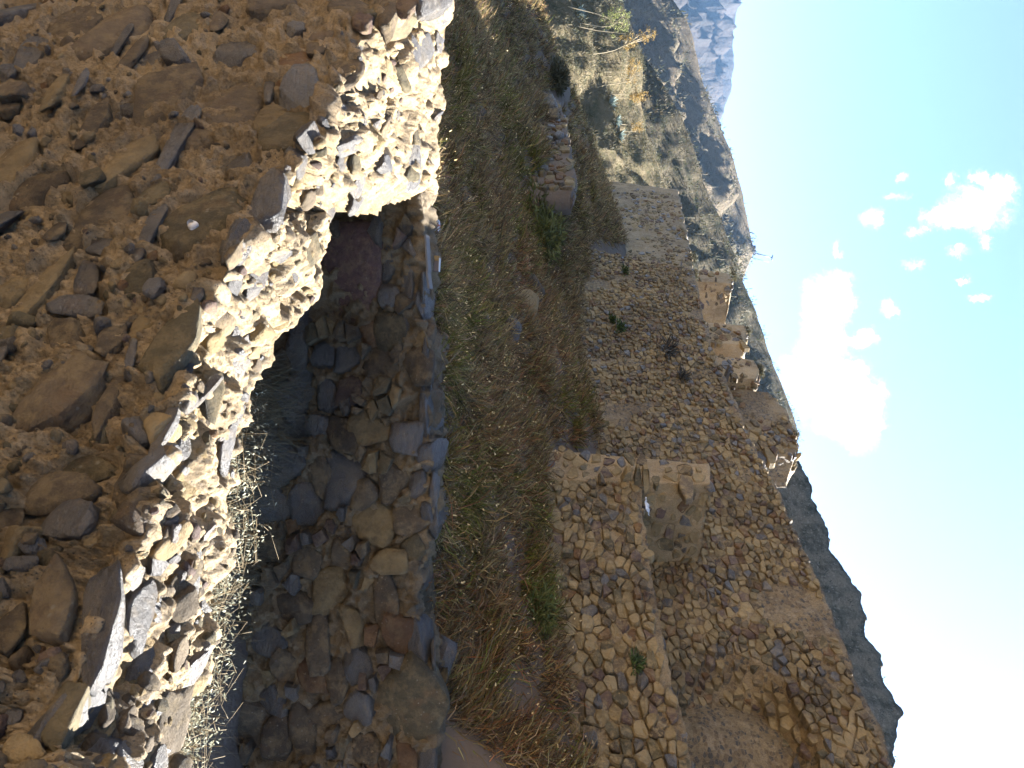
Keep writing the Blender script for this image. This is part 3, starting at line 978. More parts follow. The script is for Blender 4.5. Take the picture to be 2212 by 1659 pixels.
FACE += zr(0, 553, [
    (75, 260, 100, 110, TA, 0), (262, 240, 85, 250, TA, -.1), (505, 335, 140, 45, SL, 0), (440, 530, 105, 150, BR, .3), (1125, 595, 125, 215, OL, 0), (360, 940, 160, 200, BR, -.5), (705, 990, 62, 205, BR, .05),
    (575, 1395, 190, 75, OL, 0), (430, 1555, 220, 105, BR, .15), (905, 1490, 115, 150, BR, .2), (930, 470, 60, 90, TA, .1), (720, 560, 60, 90, BR, .2), (570, 150, 60, 100, SL, .4), (900, 180, 90, 90, OL, .3),
    (30, 660, 45, 70, SL, 0), (1290, 250, 30, 50, SL, .2), (1020, 230, 45, 50, SL, 0), (30, 1520, 50, 40, OL, 0), (860, 650, 24, 90, SL, .3), (1090, 1120, 45, 140, SL, -.1), (60, 250, 40, 40, TA, 0)])
FACE += zr(0, 1106, [
    (480, 70, 150, 110, SL, .2), (175, 345, 85, 40, SL, 0), (370, 610, 140, 290, BR, .45), (690, 640, 120, 430, SL, .28), (430, 1280, 100, 255, OL, .05), (75, 1345, 90, 45, SL, 0), (60, 70, 90, 70, BR, 0),
    (230, 190, 35, 30, BR, 0), (620, 230, 40, 25, TA, 0), (100, 800, 90, 130, BR, .1), (150, 1080, 40, 30, SL, 0), (180, 1560, 130, 80, TA, 0), (20, 1160, 50, 30, SL, 0)])
# stones lying in the broken, sunlit top: (x, y, half size x, half size y, material)
TOP = zr(553, 0, [
    (1030, 330, 75, 80, SL, 0), (950, 505, 70, 60, OL, 0), (800, 620, 20, 80, BR, 0), (645, 1050, 45, 95, OL, 0), (840, 1050, 60, 85, SL, .3), (545, 1075, 58, 90, SL, 0), (470, 1360, 45, 130, SL, 0),
    (790, 800, 40, 60, SL, 0), (1030, 880, 60, 60, OL, 0), (700, 760, 30, 60, SL, 0), (920, 740, 26, 50, SL, 0), (1020, 1120, 50, 90, OL, 0), (1180, 750, 14, 80, SL, 0), (1225, 130, 22, 90, SL, 0),
    (560, 700, 30, 40, SL, 0), (300, 1080, 70, 70, SL, .2), (190, 1250, 60, 70, SL, 0), (650, 1250, 60, 50, BR, .2), (860, 1270, 60, 55, BR, 0), (1000, 1380, 60, 75, BR, .3), (930, 1330, 25, 80, SL, 0)])
TOP += zr(0, 553, [
    (1470, 1220, 60, 210, SL, 0), (1190, 1230, 40, 130, SL, -.1), (1260, 1090, 40, 40, SL, .5), (1530, 480, 40, 50, SL, 0), (1520, 690, 35, 60, SL, 0), (1320, 860, 45, 30, BR, 0), (1640, 400, 30, 60, OL, 0)])
TOP += zr(0, 1106, [(900, 640, 110, 250, SL, .28), (1340, 150, 24, 90, SL, 0), (590, 1260, 60, 150, SL, 0), (1160, 900, 60, 120, BR, .2), (1230, 1060, 50, 160, SL, 0), (650, 1480, 50, 110, SL, .2), (1050, 1250, 50, 60, OL, 0), (860, 1380, 60, 60, BR, 0)])

def build_near_wall():
    ys = near_ys()
    lip = np.array([lip_pt(y) for y in ys])
    rear = np.array([rear_pt(y) for y in ys])
    bot = lip.copy()
    bot[:, 2] = np.minimum(-3.7, lip[:, 2] - 1)
    nf, nt, nb = 170, 84, 12
    def face_point(x, y): return on_plane(x, y, W1, Q1)
    # mud banks up round each stone and sinks a little between them
    st = [(face_point(x, y), hx, hy) for x, y, hx, hy, m, r in FACE]
    A = np.array([p for p, _, _ in st])
    ex = np.array([W1[1], -W1[0], 0.0])
    rad = np.array([max(hx, hy) * np.linalg.norm(p) / FX for p, hx, hy in st])
    def extra(G):
        P = G.reshape(-1, 3)
        d = np.full(len(P), 9.0)
        for a, r in zip(A, rad):
            dd = np.linalg.norm(P - a, axis=1) / r
            d = np.minimum(d, dd)
        bank = 0.022 * np.exp(-((d - 1.3) / 0.25) ** 2) - 0.042 * np.exp(-((d - 1.05) / 0.12) ** 2) - 0.018 * (d < 0.85)
        # undercut ledges: mud sags in uneven horizontal shelves
        led = fbm(P * np.array([1.4, 1.4, 4.5]) + 9, 4, 71, 0.6)
        return (bank + 0.06 * np.clip(led, -0.5, 0.7) + 0.03 * np.abs(fbm(P * 5.5, 4, 55, 0.6))).reshape(G.shape[:2])
    G2, G, N = wall_sheet(bot, lip, rear, len(ys), nf, nt, nb, 0.055, 2.4, 5, keys=ys, extra=extra, ztop=0.05, lowz=-3.7)
    # crumbly rubble relief on the broken top
    sl = slice(nf - 4, nf + nt - 2)
    P = G2[sl].reshape(-1, 3)
    k = 1 - np.abs(fbm(P * np.array([6.5, 6.5, 6.5]), 4, 61, 0.6)) * 2
    k2 = fbm(P * 19, 3, 67, 0.6)
    NS = np.concatenate([N[sl][:, :1], N[sl], N[sl][:, -1:]], 1)
    k3 = fbm(P * 45, 2, 69, 0.6)
    k4 = fbm(P * np.array([4.2, 4.2, 4.2]) + 33, 3, 72, 0.6)
    G2[sl] += (NS.reshape(-1, 3) * (0.024 * k + 0.019 * k2 + 0.008 * k3 + 0.06 * np.tanh(3 * k4))[:, None]).reshape(G2[sl].shape)
    # flaky crust on the face
    fl = slice(0, nf - 4)
    P = G2[fl].reshape(-1, 3)
    f1 = fbm(P * np.array([15, 15, 9]), 4, 81, 0.7)
    f2 = np.abs(fbm(P * np.array([30, 30, 20]) + 7, 3, 83, 0.65))
    NS = np.concatenate([N[fl][:, :1], N[fl], N[fl][:, -1:]], 1)
    G2[fl] += (NS.reshape(-1, 3) * (0.024 * np.tanh(f1 * 4) - 0.036 * f2)[:, None]).reshape(G2[fl].shape)
    wall = link('stone_wall', mesh_np('stone_wall', G2.reshape(-1, 3), grid_faces(G2.shape[0], G2.shape[1]), [M_MUD]))
    tag(wall, 'near rough mud and stone wall in shade with a broken sunlit top', 'wall', kind='thing')
    NEAR['bvh'] = BVHTree.FromPolygons([tuple(v) for v in G2.reshape(-1, 3)], grid_faces(G2.shape[0], G2.shape[1]).tolist())
    NEAR['wall'] = wall

    rng = np.random.RandomState(3)
    ey = Vector(W1); ez = Vector((0, 0, 1)); exv = Vector(ex)
    for k, (x, y, hx, hy, m, r) in enumerate(FACE):
        c = face_point(x, y)
        t = c[1] / pdir(x, y)[1]
        # true half sizes: along the wall the view is slanted
        p2 = face_point(x, y + hy); p1 = face_point(x, y - hy)
        sx = np.linalg.norm(p2 - p1) / 2
        sz = np.linalg.norm(face_point(x + hx, y) - face_point(x - hx, y)) / 2
        hit = NEAR['bvh'].ray_cast(Vector((0, 0, 0)), Vector(pdir(x, y)).normalized())
        surf = Vector(hit[0]) if hit[0] is not None else Vector(c)
        dep = min(sx, sz) * rng.uniform(0.6, 0.85)
        pool = SLABS if m == SL and rng.rand() < 0.6 else ROCKS
        me = pool[rng.randint(len(pool))]
        if hy > 75: sx /= 1.25; sz /= 1.2
        proud = min(0.078, 0.03 + 0.16 * min(sx, sz)) * rng.uniform(0.6, 1.15)
        loc = surf + ey * (dep * (0.62 if pool is SLABS else 0.8) - proud)
        put_stone(wall, me, M_NEAR[m], frame_matrix(loc, exv, ey, ez, sx * 1.30, dep, sz * 1.30, -r, (rng.normal() * .08, rng.normal() * .08)))
    # stones in the top: they follow the surface
    for k, (x, y, hx, hy, m, r) in enumerate(TOP):
        hit = NEAR['bvh'].ray_cast(Vector((0, 0, 0)), Vector(pdir(x, y)).normalized())
        if hit[0] is None: continue
        loc, nrm = hit[0], hit[1]
        if nrm.z < 0: nrm = -nrm
        t = loc.length / FX
        nrm = (nrm * 0.5 + Vector((0, 0, 1)) * 0.9 - ey * 0.25).normalized()
        e1 = (exv - nrm * exv.dot(nrm)).normalized()
        e2 = e1.cross(nrm)
        slope = max(0.25, abs(nrm.dot(loc.normalized())))
        sx = hy * t * 1.0
        sz = min(hx * t / slope, hx * t * 1.3)
        dep = min(sx, sz) * rng.uniform(0.45, 0.7)
        pool = SLABS if m == SL else ROCKS
        put_stone(wall, pool[rng.randint(len(pool))], M_NEAR[m], frame_matrix(loc - nrm * (dep * 0.25), e1, -nrm, e2, sx, dep, sz, -r + rng.normal() * .1, (rng.normal() * .15, rng.normal() * .15)))
    for k in range(60):
        y = rng.uniform(-20, 1690)
        lx = np.interp(y, [p[0] for p in LIP], [p[1] for p in LIP])
        rx = np.interp(y, [p[0] for p in REAR_A], [p[1] for p in REAR_A]) if y > 470 else np.interp(y, [p[0] for p in REAR_B], [p[1] for p in REAR_B])
        x = lx + (rx - lx) * rng.uniform(-.12, 1.0)
        hit = NEAR['bvh'].ray_cast(Vector((0, 0, 0)), Vector(pdir(x, y)).normalized())
        if hit[0] is None: continue
        loc = hit[0]
        z = rng.uniform(.014, .042) * loc.length / 1.6
        up = (hit[1] if hit[1].z > 0 else -hit[1]).lerp(Vector((0, 0, 1)), .4).normalized()
        e1 = (exv - up * exv.dot(up)).normalized(); e2 = e1.cross(up)
        m = rng.choice([SL, BR, OL, TA], p=[.55, .2, .1, .15])
        put_stone(wall, (SLABS if rng.rand() < .5 else ROCKS)[rng.randint(10)], M_NEAR[m], frame_matrix(loc - up * z * .22, e1, -up, e2, z * rng.uniform(1.0, 2.2), z * rng.uniform(.35, .7), z, rng.uniform(-.5, .5), (rng.normal() * .12, rng.normal() * .12)))
    # smaller stones and pebbles scattered through mud and top
    J = Joined()
    n_obj = 0
    pts2 = np.array([(x, y, max(hx, hy)) for x, y, hx, hy, m, r in FACE])
    for k in range(2000):
        y = rng.uniform(-40, 1700); x = rng.uniform(-30, 960)
        if k > 1300 and x < np.interp(y, [p[0] for p in LIP], [p[1] for p in LIP]) - 10: continue
        dd = np.hypot(pts2[:, 0] - x, pts2[:, 1] - y) / pts2[:, 2]
        if dd.min() < 1.0: continue
        hit = NEAR['bvh'].ray_cast(Vector((0, 0, 0)), Vector(pdir(x, y)).normalized())
        if hit[0] is None: continue
        lx = np.interp(y, [p[0] for p in LIP], [p[1] for p in LIP])
        on_top = x > lx
        size = rng.choice([0.012, 0.02, 0.032, 0.055], p=[.40, .36, .19, .05]) * rng.uniform(0.7, 1.2)
        loc, nrm = hit[0], hit[1]
        if nrm.dot(loc) > 0: nrm = -nrm
        e1 = (exv - nrm * exv.dot(nrm)).normalized(); e2 = e1.cross(nrm)
        m = rng.choice([SL, BR, OL, TA, PU, RU], p=[.22, .25, .14, .31, .05, .03])
        asp = rng.uniform(0.5, 1.0)
        mw = frame_matrix(loc - nrm * size * 0.25, e1, -nrm, e2, size, size * 0.7, size * asp, rng.uniform(-1.5, 1.5) if on_top else rng.normal() * .5, (rng.normal() * .3, rng.normal() * .3))
        me = PEBBLES[rng.randint(len(PEBBLES))] if size < 0.05 else ROCKS[rng.randint(len(ROCKS))]
        if size > 0.03 and n_obj < 190:
            put_stone(wall, me, M_NEAR[m], mw); n_obj += 1
        else:
            v, f = bake(PEBBLES[rng.randint(len(PEBBLES))], mw)
            J.add(v, f, m, rng.rand())
    J.build('pebbles', M_NEAR, wall)
build_near_wall()

# ================================================================== FAR WALL OF THE ROOFLESS ROOM
FW_TOP = [(380, 880), (470, 900), (490, 905), (540, 912), (600, 903), (650, 908), (700, 910), (745, 922), (800, 915), (830, 912), (900, 922), (960, 920), (1000, 926), (1040, 922), (1130, 922), (1190, 916), (1260, 900), (1300, 886), (1350, 898), (1420, 922),
          (1500, 938), (1590, 936), (1640, 926), (1700, 925), (1900, 930), (2300, 930)]
FW_ST = [   # x, y, half x, half y, material, turn, pool
    (758, 606, 64, 116, PU, -.06, 'b'), (885, 1515, 74, 96, OL, .15, 'r'), (715, 1265, 34, 52, TA, 0, 'r'), (648, 843, 46, 56, SL, .5, 'r'), (713, 858, 24, 38, SL, 0, 'r'), (702, 775, 36, 38, SL, 0, 'r'),
    (755, 775, 32, 30, SL, 0, 'r'), (760, 840, 34, 32, PU, 0, 'r'), (830, 790, 38, 40, BR, 0, 'r'), (905, 785, 30, 40, BR, .1, 'r'), (840, 710, 36, 45, OL, .1, 'r'), (868, 705, 22, 38, SL, 0, 's'), (745, 930, 40, 48, BR, 0, 'r'),
    (690, 915, 26, 26, SL, .4, 'r'), (645, 920, 40, 36, SL, .2, 'r'), (800, 930, 44, 40, TA, .3, 'r'), (880, 940, 34, 38, SL, .1, 'r'), (665, 1210, 30, 42, BR, .2, 'r'), (640, 1305, 40, 34, BR, 0, 'r'), (815, 1125, 48, 62, TA, 0, 'r'),
    (890, 1120, 36, 40, BR, 0, 'r'), (745, 1035, 44, 60, SL, .1, 'r'), (700, 1020, 24, 40, BR, 0, 'r'), (620, 1000, 46, 50, SL, 0, 'r'), (665, 1095, 40, 48, SL, 0, 'r'), (740, 1195, 24, 34, BR, .2, 'r'), (840, 1210, 40, 24, TA, .1, 'r'),
    (892, 1185, 26, 30, OL, 0, 'r'), (690, 1375, 22, 62, BR, .1, 'r'), (835, 1290, 24, 60, BR, 0, 'r'), (872, 1370, 34, 50, RU, .3, 'r'), (905, 1395, 22, 55, SL, .3, 'r'), (765, 1345, 20, 44, TA, .4, 'r'), (735, 1460, 24, 46, BR, 0, 'r'),
    (680, 1455, 28, 48, RU, .5, 'r'), (775, 1430, 26, 34, SL, .2, 'r'), (625, 1440, 36, 40, BR, 0, 'r'), (590, 1380, 40, 46, SL, 0, 'r'), (600, 1600, 42, 62, BR, .1, 'r'), (660, 1570, 28, 70, BR, .1, 'r'), (700, 1540, 40, 26, BR, 0, 'r'),
    (775, 1520, 30, 34, SL, 0, 'r'), (795, 1610, 30, 44, BR, .1, 'r'), (590, 1510, 32, 36, SL, .3, 'r'), (545, 1560, 40, 60, BR, 0, 'r'), (880, 1640, 22, 46, RU, .1, 'r'), (920, 1630, 18, 40, SL, 0, 's'), (580, 1180, 46, 56, BR, .1, 'r'),
    (590, 1090, 42, 46, SL, 0, 'r'), (640, 760, 24, 48, SL, 0, 'r'), (605, 790, 26, 34, BR, 0, 'r'), (660, 650, 16, 42, SL, .1, 'r'), (668, 560, 14, 40, BR, 0, 'r'), (650, 700, 26, 24, SL, .2, 'r'), (840, 560, 18, 44, SL, 0, 's'),
    (838, 640, 24, 26, SL, .1, 'r'), (800, 720, 22, 26, RU, 0, 'r'), (880, 610, 14, 50, SL, 0, 's'), (920, 800, 10, 60, SL, 0, 's'), (918, 900, 9, 60, SL, 0, 's'), (930, 990, 20, 40, SL, -.2, 's'), (932, 1060, 12, 44, SL, 0, 's'),
    (915, 660, 10, 40, SL, 0, 's'), (925, 1110, 14, 34, SL, .2, 's'), (790, 1060, 26, 36, BR, 0, 'r'), (850, 1040, 30, 40, BR, .2, 'r'), (905, 1040, 18, 30, SL, 0, 'r'), (560, 930, 40, 44, SL, 0, 'r')]

def build_far_wall():
    ys = np.concatenate([np.linspace(380, 1700, 300), np.linspace(1710, 2300, 30)])
    xt = np.interp(ys, [p[0] for p in FW_TOP], [p[1] for p in FW_TOP])
    top = np.array([at_depth(x, y, FAR_Y) for x, y in zip(xt, ys)])
    bot = top.copy(); bot[:, 2] = -3.0
    rear = top + np.array([0, 0.55, 0.0])
    nrm = np.array([0, 1.0, 0])
    st = [(at_depth(x, y, FAR_Y), hx, hy) for x, y, hx, hy, *_ in FW_ST]
    def extra(G):
        P = G.reshape(-1, 3)
        d = np.full(len(P), 9.0)
        for p, hx, hy in st:
            r = max(hx, hy) * FAR_Y / FX
            d = np.minimum(d, np.linalg.norm(P - p, axis=1) / r)
        return (0.058 - 0.035 * (d < 0.85) + 0.085 * np.clip(fbm(P * 2.6, 4, 15, .6), -.6, .6) + 0.03 * np.tanh(4 * fbm(P * 11, 3, 25, .6))).reshape(G.shape[:2])
    G2, G, N = wall_sheet(bot, top, rear, len(ys), 110, 16, 4, 0.05, 2.6, 12, keys=ys, extra=extra, ztop=0.10)
    wall = link('stone_wall', mesh_np('stone_wall', G2.reshape(-1, 3), grid_faces(G2.shape[0], G2.shape[1]), [M_MUD_SHADED]))
    tag(wall, 'dark inner wall of the roofless room with a large reddish stone block', 'wall', kind='thing')
    bvh = BVHTree.FromPolygons([tuple(v) for v in G2.reshape(-1, 3)], grid_faces(G2.shape[0], G2.shape[1]).tolist())
    rng = np.random.RandomState(17)
    ex, ey, ez = Vector((1, 0, 0)), Vector((0, 1, 0)), Vector((0, 0, 1))
    for (x, y, hx, hy, m, r, pl) in FW_ST:
        p = Vector(at_depth(x, y, FAR_Y))
        sx, sz = hy * FAR_Y / FX, hx * FAR_Y / FX
        dep = max(0.10, min(sx, sz) * 0.8) if pl != 's' else 0.26
        pool = {'r': ROCKS, 's': SLABS, 'b': BLOCKS}[pl]
        loc = p + ey * (dep * 0.8 - rng.uniform(0.07, 0.12)) if pl != 's' else p + ey * 0.10
        o = put_stone(wall, pool[rng.randint(len(pool))], M_STONE_SHADED[m], frame_matrix(loc, ex, ey, ez, sx * 1.28, dep, sz * 1.28, -r, (rng.normal() * .10, rng.normal() * .10)))
        if pl == 'b':
            o['label'] = 'large reddish squared stone block'
            o.material_slots[0].material = mat_stone_('red_block', [(0.0, (0.085, 0.048, 0.042)), (1.0, (0.095, 0.053, 0.046))], 1.2, 0.9, 0.25)
    P2 = np.array([(x, y, max(hx, hy)) for x, y, hx, hy, *_ in FW_ST])
    # fill: irregular angular stones between the large ones
    acc = []
    o3 = np.array([at_depth(900, 480, FAR_Y)[0], FAR_Y, 0.0])
    def inside(sx, z):
        x, y = to_pix(o3 + np.array([sx, 0, z]))
        if x > np.interp(y, [p[0] for p in FW_TOP], [p[1] for p in FW_TOP]) - 8 or y < 490 or y > 1720: return False
        dd = (np.hypot(P2[:, 0] - x, P2[:, 1] - y) - 7) / P2[:, 2]
        return dd.min() > 0.8
    masonry(acc, o3, np.array([1.0, 0, 0]), np.array([0, -1.0, 0]), inside, 0, 5.2, -2.7, -0.95, 0.125, 1.35, (3.0, 2.6, 1.4, 1.6, 0.6, 0.3), 19, 0.10, 0.085, lambda a, b: 0.03, None, 0.06, False)
    finish_masonry(acc, wall, M_STONE_SHADED, 170)
    # thin slates and cap stones lying along the top
    for k in range(46):
        y = rng.uniform(625, 1680)
        x = np.interp(y, [p[0] for p in FW_TOP], [p[1] for p in FW_TOP])
        p = Vector(at_depth(x, y, FAR_Y))
        s = rng.uniform(.06, .20)
        mw = frame_matrix(p + Vector((0, rng.uniform(.05, .45), rng.uniform(-.03, .05))), ex, Vector((0, 0, -1)), Vector((0, 1, 0)), s * 1.3, s * rng.uniform(.18, .5), s, rng.uniform(-1, 1), (rng.normal() * .2, rng.normal() * .2))
        put_stone(wall, SLABS[rng.randint(len(SLABS))], M_STONE_SHADED[rng.choice([SL, SL, SL, BR, OL])], mw)
build_far_wall()

# ================================================================== VEGETATION
def blades_mesh(name, base, length, width, dirs, cols, bend=0.35, rng=None):
    """one leaf-like blade per base point: three triangles each"""
    n = len(base)
    rng = rng or np.random.RandomState(1)
    d = dirs / np.linalg.norm(dirs, axis=1, keepdims=True)
    side = np.cross(d, rng.normal(size=(n, 3)))
    side /= np.linalg.norm(side, axis=1, keepdims=True) + 1e-9
    flat = rng.normal(size=(n, 3)); flat[:, 2] = -np.abs(flat[:, 2]) * 0.5
    flat /= np.linalg.norm(flat, axis=1, keepdims=True)
    L = length[:, None]; W = width[:, None]
    mid = base + d * L * 0.55 + flat * L * bend * 0.18
    tip = base + d * L * 0.95 + flat * L * bend
    V = np.stack([base - side * W * 0.5, base + side * W * 0.5, mid - side * W * 0.42, mid + side * W * 0.42, tip], 1).reshape(-1, 3)
    b = (np.arange(n) * 5)[:, None]
    F = np.concatenate([b + np.array([[0, 1, 3]]), b + np.array([[0, 3, 2]]), b + np.array([[2, 3, 4]])], 0)
    cc = np.repeat(cols, 5, 0).reshape(n, 5, 3).copy()
    return mesh_np(name, V, F, [M_LEAF], False, cols=cc.reshape(-1, 3))

def pix_of(P):
    f = P @ FWD
    return 1106 + FX * (P @ UPV) / f, 829.5 + FX * (P @ RGT) / f

DRY = np.array([0.33, 0.225, 0.09]); STRAW = np.array([0.48, 0.36, 0.175]); RUST = np.array([0.27, 0.135, 0.055]); GREEN = np.array([0.175, 0.165, 0.03]); GREY = np.array([0.23, 0.17, 0.10]); DARK = np.array([0.055, 0.048, 0.032])
# places that stay green or rust-red in the dry season: x, y, radius x, radius y, strength
GREENS = [(1140, 1310, 55, 55, 1.0), (1165, 500, 36, 60, 1.0), (1135, 400, 30, 90, .8), (1105, 330, 22, 80, .6), (985, 1060, 55, 70, .9), (1010, 690, 60, 24, .6), (960, 780, 40, 60, .7), (1090, 250, 16, 90, .5), (980, 200, 40, 90, .4),
          (990, 560, 24, 30, .6), (1150, 1160, 26, 70, .6), (1050, 1470, 40, 70, .5), (965, 950, 30, 60, .6), (1240, 900, 40, 60, .5), (1030, 580, 30, 20, .6), (1000, 480, 40, 40, .3)]
RUSTS = [(1120, 600, 26, 60, 1.0), (1150, 640, 40, 50, .7), (1080, 1000, 90, 110, .6), (1180, 1560, 90, 120, .8), (1100, 1400, 70, 110, .8), (1120, 1230, 60, 60, .7), (1230, 930, 60, 60, .8), (1040, 1600, 80, 90, .6), (960, 1250, 40, 90, .5),
         (1150, 850, 80, 90, .5), (1090, 440, 50, 50, .4), (1200, 760, 40, 70, .5)]

def hill_at(x, y, t0=6.5):
    d = pdir(x, y); t = t0
    while t < 60:
        c = d * (t / d[1])
        if hill_z(np.array([c[0]]), np.array([c[1]]))[0] > c[2]: break
        t += .02
    return d * (t / d[1]), t

BOX_P = at_depth(930, 569, 6.16)
BOTTLE_P, _t = hill_at(936, 478, 6.6)

def build_grass():
    rng = np.random.RandomState(77)
    def cover(n_tus, blades_per, ymin, ymax, lmin, lmax, w0, seed):
        r = np.random.RandomState(seed)
        # tussock centres, denser close to us
        yy = ymin + (ymax - ymin) * r.rand(n_tus * 3) ** 1.25
        xx = (r.rand(n_tus * 3) * 1.42 - 0.78) * yy
        q = xx * NN[0] + yy * NN[1]
        keep = (q < np.where((xx / yy) > 0.085, QC - 0.03, QM - 0.05)) & (q > -11)
        keep |= (q >= QM) & (q < QA - 0.1) & (xx / yy < -0.20) & (yy > 24)
        keep &= xx > -0.60 * yy
        rr = (q > QR - 0.05) & (q < QR + 0.75) & (xx / yy < -0.27) & (xx / yy > -0.42)
        keep &= ~rr
        for pp, br in ((BOX_P, .32), (BOTTLE_P, .34)):
            keep &= np.hypot(xx - pp[0], yy - pp[1]) > br
            dn = pp[:2] / np.linalg.norm(pp[:2]); t = xx * dn[0] + yy * dn[1]; off = np.abs(xx * dn[1] - yy * dn[0])
            keep &= ~((off < br * .8) & (t < np.linalg.norm(pp[:2])))
        xx, yy = xx[keep][:n_tus], yy[keep][:n_tus]
        zz = hill_z(xx, yy)
        T = np.stack([xx, yy, zz], 1)
        px, py = pix_of(T)
        g = np.zeros(len(T)); ru = np.zeros(len(T))
        for x, y, a, b, s in GREENS: g = np.maximum(g, s * np.exp(-((px - x) / a) ** 2 - ((py - y) / b) ** 2))
        for x, y, a, b, s in RUSTS: ru = np.maximum(ru, s * np.exp(-((px - x) / a) ** 2 - ((py - y) / b) ** 2))
        n1 = fbm(T * np.array([.9, .9, .9]), 4, 5) ; n2 = fbm(T * 1.1 + 40, 4, 6); n3 = fbm(T * 2.3 + 10, 3, 7)
        g = np.clip(g * 1.1 + 1.25 * np.clip(n1 - .03, 0, 1) , 0, 1) ; ru = np.clip(ru * .9 + 0.9 * np.clip(n2, 0, 1), 0, 1)
        dens = np.clip(0.72 + 2.4 * n3, 0.05, 1.6)
        m = np.maximum(1, (blades_per * dens * r.uniform(.5, 1.5, len(T))).astype(int))
        idx = np.repeat(np.arange(len(T)), m)
        n = len(idx)
        spread = 0.085
        base = T[idx] + np.stack([r.normal(size=n) * spread, r.normal(size=n) * spread, np.zeros(n)], 1)
        base[:, 2] = T[idx, 2] - 0.02
        tl = r.uniform(.7, 1.3, len(T))[idx] * (1 + .3 * g[idx])
        length = r.uniform(lmin, lmax, n) * tl * np.clip(.55 + .6 * dens[idx], .5, 1.4)
        dist = np.linalg.norm(base, axis=1)
        width = w0 * (0.6 + 0.055 * dist) * r.uniform(.6, 1.4, n)
        lean = np.stack([fbm(T * .7 + 3, 3, 12), fbm(T * .7 + 30, 3, 13), np.zeros(len(T))], 1)[idx] * 1.1
        dirs = r.normal(size=(n, 3)) * np.array([.55, .55, .2]) + np.array([-.18, -.10, .85]) + lean + (base - T[idx]) * np.array([3.2, 3.2, 0])
        pick = r.rand(n)
        col = np.where((pick < g[idx] * .85)[:, None], GREEN, np.where((pick < g[idx] * .85 + ru[idx] * .7)[:, None], RUST, np.where((r.rand(n) < .40)[:, None], GREY, np.where((r.rand(n) < .26)[:, None], STRAW * .85, DRY))))
        col = col * .8
        col = col * (r.uniform(.22, 1.35, (n, 1)) ** 1.1) * (0.85 + .3 * r.rand(n, 3))
        return base, length, width, dirs, col
    parts = [cover(23500, 16, 6.5, 30, .08, .30, .0088, 1), cover(11500, 11, 18, 46, .14, .40, .0108, 2)]
    cat = [np.concatenate([p[i] for p in parts]) for i in range(5)]
    o = link('grass', blades_mesh('grass', cat[0], cat[1], cat[2], cat[3], cat[4], .35, rng))
    tag(o, 'dry tussock grass in straw, rust and green on the shaded hillside', 'grass', kind='stuff')
    # fine seed heads: pale specks above the tussocks
    r = np.random.RandomState(9)
    k = r.choice(len(cat[0]), 9000, replace=False)
    d = cat[3][k] / np.linalg.norm(cat[3][k], axis=1, keepdims=True)
    b = cat[0][k] + d * cat[1][k][:, None] * .9
    o = link('grass_seed_heads', blades_mesh('grass_seed_heads', b, r.uniform(.02, .045, 9000), cat[2][k] * 1.5, d + r.normal(size=(9000, 3)) * .5, np.repeat(STRAW[None] * 1.25, 9000, 0) * r.uniform(.6, 1.3, (9000, 1)), .3, r))
    tag(o, 'pale dry seed heads standing over the hillside grass', 'grass', kind='stuff')
build_grass()

def scatter_on(G, n, lmin, lmax, w, seed, palette, bunch=14, up=.8, name='scrub', label='', vmin=0.0, vmax=1.0, only=None, spread=.5):
    """tufts of leaf-like faces on a hill grid"""
    r = np.random.RandomState(seed)
    nr, nc = G.shape[:2]
    a = r.randint(int(nr * vmin), int((nr - 1) * vmax), n * 2); b = r.randint(0, nc - 1, n * 2)
    t = r.rand(n * 2, 1)
    T = G[a, b] * (1 - t) + G[a + 1, b + 1] * t
    px, py = pix_of(T)
    ok = (T[:, 1] > 5) & (px > 900) & (px < 2230) & (py > -40) & (py < 1700)
    T = T[ok][:n]
    keepn = fbm(T * (0.25 / max(lmax, .1)), 3, seed) > -0.25
    T = T[keepn]
    sz = r.uniform(.5, 1.5, len(T)) ** 1.4
    idx = np.repeat(np.arange(len(T)), bunch)
    m = len(idx)
    off = r.normal(size=(m, 3)) * lmax * spread * sz[idx][:, None]
    off[:, 2] = np.abs(off[:, 2]) * .8
    base = T[idx] + off
    dirs = r.normal(size=(m, 3)) * .6 + np.array([0, 0, up]) + off * (.6 / lmax)
    pal = np.array(palette)
    col = pal[r.randint(len(pal), size=len(T))][idx] * r.uniform(.6, 1.3, (m, 1))
    o = link(name, blades_mesh(name, base, r.uniform(lmin, lmax, m) * sz[idx], w * r.uniform(.6, 1.4, m), dirs, col, .3, r))
    tag(o, label, name.replace('_', ' '), kind='stuff')
    return o
SCR = [(0.08, 0.077, 0.04), (0.13, 0.108, 0.064), (0.10, 0.088, 0.048), (0.16, 0.132, 0.084), (0.06, 0.058, 0.034)]
scatter_on(G1, 8000, .14, .5, .06, 3, SCR, 12, .8, 'undergrowth', 'yellow-green undergrowth on the sunlit slope')
scatter_on(G2, 5200, .4, 1.2, .2, 4, [(0.05, 0.054, 0.024), (0.08, 0.07, 0.038), (0.065, 0.065, 0.032), (0.11, 0.09, 0.055)], 9, 1.2, 'undergrowth', 'dark cactus and thorn undergrowth on the slope behind the terraces')
scatter_on(GR, 1100, .2, .6, .13, 5, [(0.06, 0.06, 0.034), (0.095, 0.08, 0.05), (0.07, 0.066, 0.042)], 14, .9, 'undergrowth', 'dark undergrowth on the rocky skyline slope')
scatter_on(G3, 2200, 1.6, 3.6, .9, 6, [(0.07, 0.066, 0.034), (0.10, 0.082, 0.05)], 8, .8, 'undergrowth', 'sparse bushes on the tan ridge')

